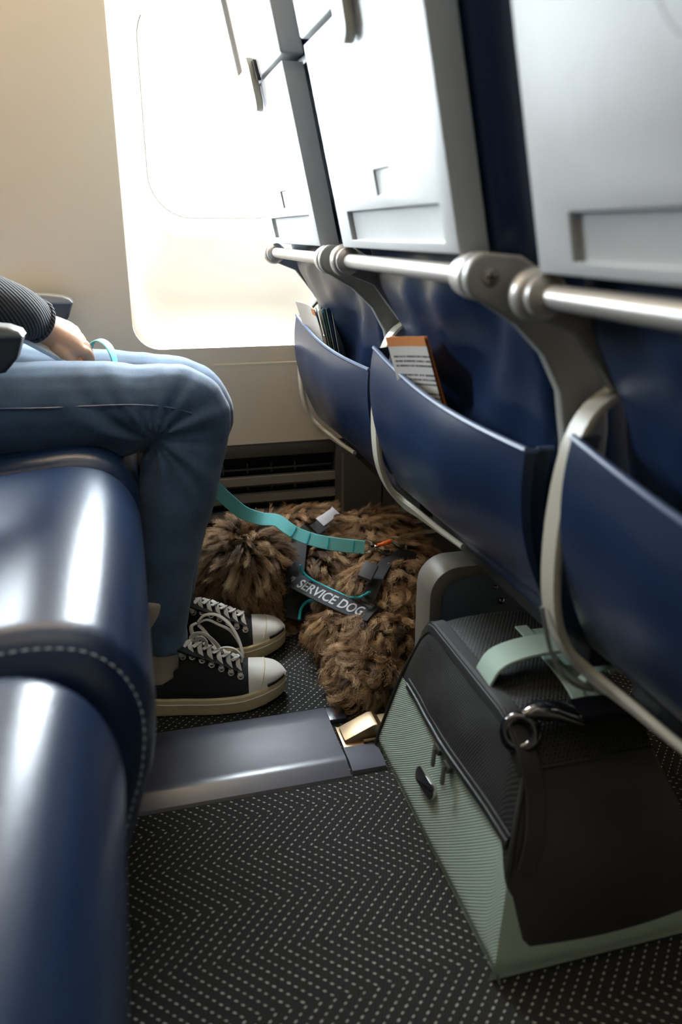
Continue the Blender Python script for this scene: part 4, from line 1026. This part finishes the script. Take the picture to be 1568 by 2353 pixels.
# ================================================================== the dog
dog = empty('dog', (0.33, 1.40, 0.0)); tag(dog, 'curly brown dog curled up on the carpet wearing a black harness', 'dog')
def EL(c, r, yaw=0, pitch=0): return ellipsoid(c, r, Matrix.Rotation(R(yaw), 3, 'Z') @ Matrix.Rotation(R(pitch), 3, 'Y'))
dm = remesh([
    EL((0.190, 1.462, 0.105), (0.088, 0.078, 0.102)),                 # haunch
    EL((0.180, 1.430, 0.045), (0.070, 0.050, 0.045)),                 # knee
    EL((0.225, 1.535, 0.095), (0.110, 0.080, 0.085)),                 # rump
    EL((0.330, 1.565, 0.100), (0.140, 0.075, 0.090)),                 # back
    EL((0.360, 1.485, 0.080), (0.130, 0.090, 0.072)),                 # flank
    EL((0.480, 1.520, 0.098), (0.090, 0.090, 0.086)),                 # shoulder
    EL((0.490, 1.410, 0.085), (0.085, 0.090, 0.080)),                 # neck
    EL((0.440, 1.385, 0.060), (0.120, 0.060, 0.055)),                 # chest
    EL((0.440, 1.285, 0.090), (0.078, 0.085, 0.082)),                 # skull
    EL((0.395, 1.215, 0.062), (0.066, 0.075, 0.058), 25),             # cheeks
    EL((0.345, 1.140, 0.042), (0.045, 0.060, 0.038), 30),             # muzzle
    EL((0.326, 1.110, 0.030), (0.034, 0.036, 0.028), 30),             # nose end
    EL((0.330, 1.245, 0.050), (0.030, 0.060, 0.050), 10),             # ear towards the shoe
    EL((0.505, 1.235, 0.060), (0.028, 0.060, 0.055)),                 # ear under the seat
    EL((0.385, 1.345, 0.034), (0.080, 0.036, 0.034), 8),             # foreleg
    EL((0.318, 1.338, 0.026), (0.042, 0.030, 0.026)),                 # forepaw
    EL((0.262, 1.408, 0.026), (0.060, 0.032, 0.026), -10),            # hind foot
], 0.008, 8)
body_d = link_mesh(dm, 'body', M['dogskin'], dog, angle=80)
off = wloc(dog)
DV = [off + v.co for v in dm.vertices]; DP = [tuple(p.vertices) for p in dm.polygons]
dbv = BVHTree.FromPolygons(DV, DP)
NOSE = Vector((0.318, 1.088, 0.022))
nose = obj('nose', ellipsoid(NOSE, (0.013, 0.012, 0.010)), M['nose'], dog)
for ex, ey, ez in ((0.352, 1.178, 0.094), (0.410, 1.160, 0.098)):
    obj('eye', ellipsoid((ex, ey, ez), (0.007, 0.007, 0.007)), M['gloss'], dog)

# harness: straps laid over the coat
har = empty('harness', Vector((0.38, 1.40, 0.10)) - wloc(dog)); har.parent = dog; tag(har, 'black webbing harness edged in teal')
def drape(pxs, lift):
    out = []
    for px, py in pxs:
        p, nn = hit(dbv, px, py, 0.0)
        if p is None:
            r = dbv.find_nearest(onY(px, py, 1.42)); p, nn = r[0], r[1]
        out.append(p + nn * lift)
    return out
def smooth_depth(pxs, pts, deg=2):
    s = np.linspace(0, 1, len(pxs)); dd = [(p - CAMP).dot(ray(*q).normalized()) for p, q in zip(pts, pxs)]
    c = np.polyfit(s, dd, min(deg, len(pxs) - 1)); fit = np.polyval(c, s); fit -= max(0.0, float((fit - np.array(dd)).max())) * 0.6
    return [CAMP + ray(*q).normalized() * float(f) for q, f in zip(pxs, fit)]
CL = []          # strap centre lines, fur is pressed down along them
def strap(pxs, w, lift, mt, name='strap', side=None, m=6, th=0.003, parent=har, deg=2):
    pts = smooth_depth(pxs, drape(pxs, lift), deg); sp = spline(pts, m)
    sides = []
    for i, p in enumerate(sp):
        t = (sp[min(i + 1, len(sp) - 1)] - sp[max(i - 1, 0)]).normalized()
        r = dbv.find_nearest(p); nn = (p - r[0]).normalized() if (p - r[0]).length > 1e-4 else r[1]
        nn = (nn * 0.6 - ray(*pxs[len(pxs) // 2]).normalized() * 0.4).normalized()
        sides.append(t.cross(nn).normalized())
    if deg == 1: av = sum(sides, Vector()).normalized(); sides = [av] * len(sides)
    CL.append((sp, w))
    return obj(name, ribbon(sp, sides, w, th), M[mt], parent, angle=30), sp, sides
chest_px = [(668, 1328), (690, 1341), (715, 1354), (745, 1369), (775, 1383), (805, 1396), (832, 1406), (858, 1412)]
cs, csp, css = strap(chest_px, 0.036, 0.034, 'harness', 'chest_strap', deg=1)
strap([(688, 1424), (692, 1400), (704, 1384), (726, 1380), (760, 1392), (792, 1409)], 0.006, 0.040, 'tealdark', 'teal_edging', th=0.004)
strap([(672, 1345), (680, 1310), (684, 1275), (690, 1240), (712, 1218)], 0.036, 0.022, 'harness', 'side_strap')
strap([(690, 1298), (698, 1316), (715, 1331), (745, 1347), (775, 1361), (802, 1372), (828, 1372), (850, 1360)], 0.005, 0.050, 'tealdark', 'teal_edging', th=0.004)
strap([(846, 1384), (858, 1350), (872, 1318), (890, 1292), (915, 1280)], 0.026, 0.030, 'harness', 'neck_strap')
strap([(676, 1360), (684, 1395), (680, 1425)], 0.050, 0.018, 'harness', 'belly_strap')
strap([(880, 1292), (900, 1282), (930, 1276), (955, 1285)], 0.026, 0.022, 'harness', 'back_strap')
# reflective lettering mapped on the chest strap
tm_ = text_mesh('SERVICE DOG', 0.026)
lens = [0.0]
for a_, b2 in zip(csp, csp[1:]): lens.append(lens[-1] + (b2 - a_).length)
tot = lens[-1]; xs_ = [v.co.x for v in tm_.vertices]; x0_, x1_ = min(xs_), max(xs_)
ys_ = [v.co.y for v in tm_.vertices]; y0_, y1_ = min(ys_), max(ys_)
def along(s):
    s = min(max(s, 0), tot - 1e-6)
    for i in range(len(lens) - 1):
        if lens[i + 1] >= s:
            f = (s - lens[i]) / max(1e-9, lens[i + 1] - lens[i]); t = (csp[i + 1] - csp[i]).normalized()
            return csp[i].lerp(csp[i + 1], f), t, css[i].lerp(css[i + 1], f).normalized()
def strap_pt(s, h, up=0.0022):
    p, t, sd = along(s); sd = sd if sd.z > 0 else -sd
    nn = t.cross(sd).normalized()
    if nn.dot(ray(760, 1380)) > 0: nn = -nn
    return p + sd * h + nn * up
for v in tm_.vertices:
    s = 0.13 * tot + (v.co.x - x0_) / (x1_ - x0_) * 0.76 * tot; h = ((v.co.y - y0_) / (y1_ - y0_) - 0.5) * 0.021
    v.co = strap_pt(s, h)
lt = link_mesh(tm_, 'lettering', M['letter'], har, smooth=False); lt['label'] = 'grey reflective lettering SERVICE DOG'
obj('reflective_tab', ([strap_pt(0.015 * tot, -0.006), strap_pt(0.06 * tot, -0.006), strap_pt(0.06 * tot, 0.006), strap_pt(0.015 * tot, 0.006)], [(0, 1, 2, 3)]), M['letter'], har, smooth=False)
# pale side buckle on the back and charcoal one by the neck
def plate(px, py, lift, w, h, th, ang, mt, name, notch=False):
    p = drape([(px, py)], lift)[0]
    vdir = -ray(px, py).normalized(); nn = (vdir * 0.7 + Vector((0, 0, 0.6))).normalized(); right = CAMR @ Vector((1, 0, 0)); right = (right - nn * right.dot(nn)).normalized(); up = nn.cross(right)
    if up.z < 0: up = -up
    a = R(ang); d = right * math.cos(a) + up * math.sin(a); e = nn.cross(d)
    Mm = Matrix((d, e, nn)).transposed().to_4x4(); Mm.translation = p
    ol = [(-w / 2, -h / 2), (w / 2, -h / 2), (w / 2, h / 2), (-w / 2, h / 2)]
    if notch: ol = [(-w / 2, -h / 2), (w * 0.1, -h / 2), (w * 0.22, -h * 0.30), (w * 0.34, -h * 0.30), (w / 2, -h / 2), (w / 2, h / 2), (w * 0.34, h * 0.38), (-w * 0.1, h * 0.42), (-w / 2, h / 2)]
    CL.append(([p - d * w * 0.3, p, p + d * w * 0.3], h * 1.1))
    return obj(name, xform(prism(ol, 'z', -th / 2, th / 2, 0.0015), Mm), M[mt], har, angle=40)
plate(744, 1206, 0.030, 0.046, 0.026, 0.008, 42, 'buckle', 'buckle', True)
plate(864, 1338, 0.036, 0.034, 0.026, 0.010, 65, 'charbuckle', 'buckle')
plate(728, 1222, 0.026, 0.030, 0.030, 0.004, 40, 'harness', 'keeper')

# ------------------------------------------------------------------ fur (hair strands in curly locks)
def make_fur():
    V = np.array([tuple(v) for v in DV]); tri = []
    for p in DP:
        for k in range(1, len(p) - 1): tri.append((p[0], p[k], p[k + 1]))
    tri = np.array(tri); A, B, C_ = V[tri[:, 0]], V[tri[:, 1]], V[tri[:, 2]]
    cr_ = np.cross(B - A, C_ - A); ar = np.linalg.norm(cr_, axis=1) / 2; fn = cr_ / (2 * ar[:, None] + 1e-12)
    cen = V.mean(0)
    sel = (A[:, 2] > 0.006)
    pr = ar * sel; pr /= pr.sum()
    def sample(n):
        f = rng.choice(len(tri), n, p=pr); r1 = np.sqrt(rng.random(n)); r2 = rng.random(n)
        return (A[f] * (1 - r1)[:, None] + B[f] * (r1 * (1 - r2))[:, None] + C_[f] * (r1 * r2)[:, None]), fn[f]
    NC, NS, K = 4200, 170000, 11
    gc, gn = sample(NC); P, Nn = sample(NS)
    # growth direction: outward, swept down and along the body
    def flow(p, n):
        g = np.zeros_like(p)
        hd_ = p[:, 1] < 1.36
        g[:] = (0.15, -0.10, -0.55)
        g[hd_] = (-0.12, -0.35, -0.50)
        mz = p[:, 1] < 1.19
        g[mz] = (-0.30, -0.10, -0.35)
        c = np.array((0.190, 1.455, 0.14)); d = p - c; dd = np.linalg.norm(d, axis=1)
        hn = (dd < 0.13) & (p[:, 0] < 0.28)
        g[hn] = d[hn] / dd[hn][:, None] * 0.6 + np.array((0, 0, -0.25))
        g -= n * (g * n).sum(1)[:, None]
        return g
    def lock(p, n, ph, ln, curl, turns):
        g = flow(p, n); g /= (np.linalg.norm(g, axis=1)[:, None] + 1e-6)
        t = np.linspace(0, 1, K)[None, :, None]
        out = n[:, None, :] * (t * 0.62 - 0.22 * t ** 2) + g[:, None, :] * (0.25 * t + 0.55 * t ** 2)
        s = np.cross(n, g); cur = curl[:, None, None] * (t ** 0.7)
        an = 2 * np.pi * turns[:, None, None] * t + ph[:, None, None]
        hel = (s[:, None, :] * (np.cos(an) - np.cos(ph)[:, None, None]) + g[:, None, :] * (np.sin(an) - np.sin(ph)[:, None, None])) * cur
        return p[:, None, :] + out * ln[:, None, None] + hel
    head = gc[:, 1] < 1.345
    glen = np.where(head, 0.040, 0.043) * rng.uniform(0.8, 1.2, NC); glen = np.where(gc[:, 1] < 1.16, 0.030, glen)
    glen = np.where((gc[:, 2] < 0.05) & (gc[:, 0] < 0.30) & (gc[:, 1] > 1.29), 0.022, glen)
    gcur = np.where(head, 0.0085, 0.0050) * rng.uniform(0.6, 1.3, NC); gtur = np.where(head, rng.uniform(0.9, 1.8, NC), rng.uniform(0.4, 1.1, NC))
    gph = rng.uniform(0, 2 * np.pi, NC)
    gn2 = gn + rng.normal(0, 0.22, gn.shape); gn2 /= np.linalg.norm(gn2, axis=1)[:, None]
    G = lock(gc, gn2, gph, glen, gcur, gtur)
    gt = np.clip(rng.normal(0.50, 0.26, NC), 0, 1)
    # nearest lock for every strand
    kd = KDTree(NC)
    for i in range(NC): kd.insert(gc[i], i)
    kd.balance(); idx = np.array([kd.find(q)[1] for q in P])
    t = np.linspace(0, 1, K)[None, :, None]
    rel = G[idx] - gc[idx][:, None, :]; offs = (P - gc[idx])[:, None, :]
    shrink = 0.42 + 0.58 * (1 - t) ** 1.4
    S_ = gc[idx][:, None, :] + rel * rng.uniform(0.82, 1.08, NS)[:, None, None] + offs * shrink + rng.normal(0, 0.0008, (NS, K, 3)) * t + (rng.normal(0, 0.0032, (NS, 1, 3)) * t ** 1.5)
    # press the coat flat under the straps
    near_s = np.full(NS, 9.0)
    for sp, w in CL:
        k2 = KDTree(len(sp))
        for i, v in enumerate(sp): k2.insert(v, i)
        k2.balance(); near_s = np.minimum(near_s, np.array([k2.find(q)[2] for q in S_[:, K // 2]]) - w / 2)
    f = np.clip((near_s + 0.002) / 0.018, 0.12, 1.0)
    S_ = S_[:, :1] + (S_ - S_[:, :1]) * f[:, None, None]
    S_[:, :, 2] = np.maximum(S_[:, :, 2], 0.002)
    S_[:, :, 1] = np.minimum(S_[:, :, 1], 1.668)
    tint = np.clip(gt[idx] + rng.normal(0, 0.16, NS), 0, 1)
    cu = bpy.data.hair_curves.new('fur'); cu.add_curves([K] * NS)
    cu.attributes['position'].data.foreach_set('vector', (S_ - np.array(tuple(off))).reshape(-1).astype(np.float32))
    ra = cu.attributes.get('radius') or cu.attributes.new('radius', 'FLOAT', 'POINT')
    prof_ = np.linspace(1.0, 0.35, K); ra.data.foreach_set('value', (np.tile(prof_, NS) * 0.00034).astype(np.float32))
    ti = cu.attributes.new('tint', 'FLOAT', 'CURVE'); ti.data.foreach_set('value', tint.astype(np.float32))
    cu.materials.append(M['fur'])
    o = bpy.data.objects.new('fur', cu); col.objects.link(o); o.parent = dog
    tag(o, 'long curly brown fur in loose locks', kind='stuff')
make_fur()

# ------------------------------------------------------------------ leash
le = empty('leash', onY(500, 1130, 1.45)); tag(le, 'teal webbing leash with a chrome snap hook clipped to the dog harness', 'leash')
lp = [(268, 850, 1.358), (320, 890, 1.358), (372, 930, 1.358), (418, 995, 1.358), (455, 1065, 1.366), (492, 1118, 1.385), (525, 1150, 1.410), (560, 1178, 1.430), (600, 1192, 1.435), (636, 1196, 1.425), (662, 1214, 1.410), (690, 1230, 1.40), (730, 1243, 1.388), (780, 1252, 1.375), (838, 1258, 1.362)]
pts = spline([onY(*q) for q in lp], 8)
cvx = -ray(650, 1200).normalized()
sides = []
for i, p in enumerate(pts):
    t = (pts[min(i + 1, len(pts) - 1)] - pts[max(i - 1, 0)]).normalized(); tw = 0.25 * math.sin(i * 0.10)
    nn = (cvx + Vector((0, 0, 0.35 + tw))).normalized(); sides.append(t.cross(nn).normalized())
obj('strap', ribbon(pts, sides, 0.0265, 0.0025), M['teal'], le, angle=30)
for i in (84, 92, 100, 108):
    if i < len(pts) - 1:
        p = pts[i]; nn = cvx; s = sides[i]
        obj('stitch_bar', ribbon([p - s * 0.011 + nn * 0.0022, p + s * 0.011 + nn * 0.0022], (pts[i + 1] - p).normalized(), 0.003, 0.0012), M['tealdark'], le)
# loop lying over the far thigh at the hand
lo_ = [(206, 802, 1.400), (214, 786, 1.398), (230, 782, 1.392), (248, 794, 1.378), (260, 818, 1.364), (268, 850, 1.358)]
lpth = spline([onY(*q) for q in lo_], 6)
obj('strap_loop', ribbon(lpth, Vector((0.3, 0.9, 0.0)), 0.024, 0.0025), M['teal'], le, angle=30)
# snap hook
q = lambda x, y, Y=1.360: onY(x, y, Y)
obj('ring', tube([q(838, 1238), q(852, 1246), q(858, 1256), q(850, 1268), q(826, 1272)], 0.0026, 8), M['chrome'], le)
sw = q(858, 1256)
obj('swivel', lathe(q(848, 1258), (q(872, 1257) - q(848, 1258)), [(0, .002), (.002, .005), (.008, .006), (.011, .0045), (.013, .006), (.018, .0055), (.020, .003)], 16), M['chrome'], le)
obj('hook_body', ribbon([q(866, 1262), q(875, 1268), q(890, 1271), q(904, 1271), q(912, 1268)], -cvx.cross(Vector((1, 0, 0))), [0.005, 0.010, 0.011, 0.011, 0.006], 0.006), M['chrome'], le)
obj('lever', tube(spline([q(868, 1252, 1.357), q(880, 1250, 1.355), q(890, 1247, 1.355), q(900, 1243, 1.357)], 4), [.003] * 4 + [.0045] * 5 + [.0045] * 3 + [.003], 10), M['hotorange'], le)
obj('gate', tube(spline([q(900, 1243), q(908, 1250), q(918, 1256), q(930, 1254), q(932, 1262), q(918, 1272), q(906, 1272)], 4), 0.0032, 8), M['screw'], le)

# ================================================================== the pet carrier under the seat
bag = empty('pet_carrier', (0.45, 0.77, 0)); tag(bag, 'mint and black mesh soft pet carrier pushed under the seat', 'pet carrier')
X0, X1, YA, YB = 0.315, 0.600, 0.556, 0.985
RX0, RX1, RYA, RYB, HZ = 0.380, 0.540, 0.640, 0.952, 0.242
def zr(s): return 1 - 0.13 * max(0.0, (s - 0.86) / 0.14) ** 2 - 0.16 * max(0.0, (0.22 - s) / 0.22) ** 2   # ridge droops at both ends
def front_pt(s, t, bulge=1.0):
    z = HZ * t * (1 - (1 - zr(s)) * sstep(0.45, 1.0, t)); x = X0 + (RX0 - X0) * t; y = (YA + (YB - YA) * s) * (1 - t) + (RYA + (RYB - RYA) * s) * t
    # soft body: mesh half swells, bottom edge tucks under
    sw = 0.010 * math.sin(math.pi * min(1, max(0, (t - 0.5) / 0.5))) * math.sin(math.pi * s)
    wr_ = noise.noise(Vector((s * 5.2, t * 4.5, 2.2))) * 0.007 * sstep(0.5, 0.7, t) * (1 - sstep(0.88, 1.0, t)) * math.sin(math.pi * s)
    cr = noise.noise(Vector((s * 3.1, t * 2.0, 9.2))) * 0.005 * math.sin(math.pi * s) * math.sin(math.pi * t)
    tuck = 0.010 * (1 - sstep(0, 0.10, t))
    return Vector((x - (sw + wr_ + cr) * bulge + tuck, y, z))
def end_pt(u, t, near=True):
    z = HZ * t * (1 - (1 - zr(0 if near else 1)) * sstep(0.45, 1.0, t)); xa = X0 + (RX0 - X0) * t; xb = X1 + (RX1 - X1) * t
    yb, yr = (YA, RYA) if near else (YB, RYB)
    y = yb + (yr - yb) * t; sg = -1 if near else 1
    bl = 0.024 * math.sin(math.pi * u) * math.sin(math.pi * min(1, t * 1.02)) * sg
    tuck = -0.008 * (1 - sstep(0, 0.10, t)) * sg
    return Vector((xa + (xb - xa) * u, y + bl + tuck, z))
def top_pt(u, s):
    return Vector((RX0 + (RX1 - RX0) * u, RYA + (RYB - RYA) * s, HZ * zr(s) + 0.014 * math.sin(math.pi * u) * math.sin(math.pi * min(max(s, 0), 1)) ** 0.6 + noise.noise(Vector((u * 3, s * 6, 4.4))) * 0.003))
def sheetgrid(fn, a0, a1, b0, b1, na, nb, off=Vector((0, 0, 0))):
    return grid([[fn(a0 + (a1 - a0) * i / na, b0 + (b1 - b0) * j / nb) + off for j in range(nb + 1)] for i in range(na + 1)])
TZ = 0.565
def tz(s): return TZ - 0.16 * (1 - sstep(0.0, 0.09, s))          # mint top edge drops at the near corner
g = grid([[front_pt(i / 60, tz(i / 60) * j / 20) for j in range(21)] for i in range(61)])
obj('base_panel', g, M['mint'], bag, angle=70, fix=True)
g = grid([[front_pt(i / 60, tz(i / 60) + (1 - tz(i / 60)) * j / 24) for j in range(25)] for i in range(61)])
obj('front_mesh', g, M['mesh'], bag, angle=70)
et = lambda u: 0.15 + 0.255 * (1 - sstep(0, 0.13, u))
g = grid([[end_pt(i / 30, et(i / 30) * j / 10) for j in range(11)] for i in range(31)])
obj('end_base', g, M['mint'], bag, angle=70)
g = grid([[end_pt(i / 30, et(i / 30) + (1 - et(i / 30)) * j / 16) for j in range(17)] for i in range(31)])
obj('end_mesh', g, M['bagblack'], bag, angle=70)
g = sheetgrid(lambda u, t: end_pt(u, t, False), 0, 1, 0, 0.4, 20, 8); obj('end_base', g, M['mint'], bag, angle=70)
g = sheetgrid(lambda u, t: end_pt(u, t, False), 0, 1, 0.4, 1, 20, 12); obj('end_mesh', g, M['mesh'], bag, angle=70)
def back_pt(s, t): z = HZ * t * (1 - (1 - zr(s)) * sstep(0.45, 1.0, t)); x = X1 + (RX1 - X1) * t; y = (YA + (YB - YA) * s) * (1 - t) + (RYA + (RYB - RYA) * s) * t; return Vector((x, y, z))
g = sheetgrid(back_pt, 0, 1, 0, 0.5, 24, 8); obj('base_panel', g, M['mint'], bag, angle=70)
g = sheetgrid(back_pt, 0, 1, 0.5, 1, 24, 8); obj('back_mesh', g, M['mesh'], bag, angle=70)
g = sheetgrid(top_pt, 0, 1, 0, 1, 24, 40); obj('top_mesh', g, M['meshtop'], bag, angle=70)
obj('bottom', box(X0 + 0.012, X1 - 0.01, YA + 0.01, YB - 0.01, 0.0, 0.006), M['bagblack'], bag, smooth=False)
# piping and binding along the ridges
rf = [front_pt(i / 40, 1.0) + Vector((0, 0, 0.001)) for i in range(41)]
obj('piping', tube(rf, 0.0036, 8), M['bagblack'], bag)
obj('binding', ribbon([p + Vector((-0.004, 0, -0.006)) for p in rf], Vector((0.2, 0, 1)), 0.012, 0.003), M['bagblack'], bag)
obj('binding', ribbon([p + Vector((0.009, 0, 0.003)) for p in rf], Vector((1, 0, 0.1)), 0.014, 0.003), M['bagblack'], bag)
obj('piping_highlight', tube([p + Vector((-0.001, 0, 0.0042)) for p in rf], 0.0011, 6), M['bagblack'], bag)
for nr in (True, False):
    obj('piping', tube([end_pt(0, j / 20, nr) + Vector((0, 0, 0)) for j in range(9 if nr else 1, 21)], 0.0035, 8), M['bagblack'], bag)
    obj('piping', tube([end_pt(i / 20, 1, nr) for i in range(21)], 0.002, 8), M['bagblack'], bag)
# broad black binding that arches down the near end
obj('binding', ribbon(spline([front_pt(0.12, 1.0) + Vector((0.004, 0, 0.004)), front_pt(0.03, 1.0) + Vector((0.006, -0.006, 0.0)), end_pt(0.08, 0.85) + Vector((0, -0.004, 0)), end_pt(0.09, 0.65) + Vector((0, -0.004, 0)), end_pt(0.07, 0.48) + Vector((0, -0.004, 0))], 6), Vector((1, 0, 0.1)), 0.022, 0.004), M['bagblack'], bag)
# zipper along the top of the mint panel
zl = [front_pt(0.02 + 0.90 * i / 60, TZ + 0.012) for i in range(61)]
nzv = Vector((-0.96, 0, 0.26))
obj('zipper_tape', ribbon([p + nzv * 0.0015 for p in zl], Vector((0.26, 0, 0.96)), 0.017, 0.0024), M['bagblack'], bag)
zs2 = spline(zl, 4); V, F = [], []
d = 0; nx = 0
for a_, b2 in zip(zs2, zs2[1:]):
    d += (b2 - a_).length
    if d >= nx and d < 0.345:
        nx = d + 0.0022
        c = a_ + nzv * 0.0036; bb = xform(box(-0.0010, 0.0010, -0.0007, 0.0007, -0.0026, 0.0026), Matrix.Translation(c) @ Matrix.Rotation(R(-15), 4, 'Y'))
        k0 = len(V); V += bb[0]; F += [tuple(i + k0 for i in f) for f in bb[1]]
tag(obj('zipper_teeth', (V, F), M['zip'], bag, smooth=False, fix=False), kind='stuff')
for px, py, ang in ((1018, 1722, 0), (1040, 1762, 0)):
    dd = ray(px, py); tpar = (X0 + (RX0 - X0) / HZ * CAMZ) / (dd.x - (RX0 - X0) / HZ * dd.z); c = CAMP + dd * tpar + nzv * 0.008
    sl = obj('zipper_slider', xform(box(-0.003, 0.003, -0.010, 0.008, -0.0045, 0.0045, 0.0018), Matrix.Translation(c) @ Matrix.Rotation(R(15), 4, 'Y')), M['zip'], bag)
    ol = [(0.0045 * math.cos(a), 0.0045 * math.sin(a)) for a in [math.pi / 2 * (k / 4) - math.pi / 2 + math.pi / 2 * 0 for k in range(-4, 5)]]
    pull = [(-0.0035, 0.0), (0.004, 0.0), (0.0050, -0.019), (0.003, -0.023), (-0.003, -0.023), (-0.0050, -0.019)]
    Mp = Matrix.Translation(c + nzv * 0.004) @ Matrix((Vector((0, 1, 0)), Vector((0.26, 0, 0.96)), -nzv)).transposed().to_4x4() @ Matrix.Rotation(R(-22), 4, 'Z')
    obj('zipper_pull', xform(prism(pull, 'z', -0.0012, 0.0012, 0.0008), Mp), M['zip'], sl)
# glossy badge
dd = ray(986, 1799); k_ = (RX0 - X0) / HZ; tpar = (X0 + k_ * CAMZ) / (dd.x - k_ * dd.z); c = CAMP + dd * tpar + nzv * 0.003
capsule = [(0.019 + 0.0105 * math.cos(a), 0.0105 * math.sin(a)) for a in [-math.pi / 2 + math.pi * k / 10 for k in range(11)]] + [(-0.019 + 0.0105 * math.cos(a), 0.0105 * math.sin(a)) for a in [math.pi / 2 + math.pi * k / 10 for k in range(11)]]
Mb = Matrix(((0, -k_, -1), (1, 0, 0), (0, 1, -k_))).to_4x4()
Mb = Matrix.Translation(c) @ Matrix((Vector((0, 1, 0)), Vector((0.26, 0, 0.96)), nzv)).transposed().to_4x4() @ Matrix.Rotation(R(-4), 4, 'Z')
bd = obj('badge_rim', xform(prism([(x * 1.05, y * 1.10) for x, y in capsule], 'z', -0.002, 0.004, 0.001), Mb), M['chrome'], bag)
obj('badge', xform(prism(capsule, 'z', 0.0, 0.0052, 0.0016, 4), Mb), M['gloss'], bd)
# carry handle of mint webbing arched over the top
hp = spline([Vector((0.384, 0.765, 0.236)), Vector((0.388, 0.765, 0.252)), Vector((0.402, 0.765, 0.270)), Vector((0.435, 0.765, 0.279)), Vector((0.48, 0.76, 0.283)), Vector((0.53, 0.755, 0.275)), Vector((0.545, 0.755, 0.245))], 6)
obj('handle', ribbon(hp, Vector((0.05, 1, 0)), 0.046, 0.004), M['mintweb'], bag, angle=30)
# seat-belt webbing patches lying on the top
zt = lambda y, x=0.475: top_pt((x - RX0) / (RX1 - RX0), (y - RYA) / (RYB - RYA)).z + 0.003
def tape(x0, x1, y0, y1, w, name, lift=0.0):
    pts = [Vector((x0 + (x1 - x0) * k / 12, y0 + (y1 - y0) * k / 12, zt(y0 + (y1 - y0) * k / 12, x0 + (x1 - x0) * k / 12) + lift)) for k in range(13)]
    return obj(name, ribbon(pts, Vector((1, 0, 0)), w, 0.003), M['mintweb'], bag, angle=30)
tape(0.478, 0.469, 0.850, 0.668, 0.018, 'webbing_edge', 0.002)
tape(0.500, 0.493, 0.846, 0.672, 0.034, 'webbing')
obj('keeper_loop', ribbon(spline([Vector((0.482, 0.705, 0.262)), Vector((0.500, 0.708, 0.272)), Vector((0.522, 0.712, 0.272)), Vector((0.538, 0.715, 0.262))], 5), Vector((0.1, 1, 0)), 0.016, 0.003), M['mintweb'], bag, angle=30)
# black glossy strap end with its ring at the near corner
rc = Vector((0.398, 0.672, 0.244))
obj('strap_ring', torus(rc + Vector((-0.012, -0.004, -0.012)), (-0.5, -0.55, 0.55), 0.017, 0.0072, 24, 10), M['gloss'], bag)
obj('strap_clip', limb([rc + Vector((-0.004, 0.004, 0.004)), rc + Vector((0.008, 0.002, 0.010)), rc + Vector((0.030, -0.004, 0.010)), rc + Vector((0.048, -0.010, 0.006)), rc + Vector((0.058, -0.012, 0.004))], [.006, .010, .010, .009, .006], [.008, .013, .016, .020, .020]), M['gloss'], bag)
obj('shoulder_strap', ribbon(spline([rc + Vector((0.050, -0.012, 0.012)), rc + Vector((0.085, -0.016, 0.014)), rc + Vector((0.13, -0.02, 0.004)), rc + Vector((0.16, -0.02, -0.03))], 5), Vector((0.2, 1, 0)), 0.040, 0.006), M['gloss'], bag, angle=30)
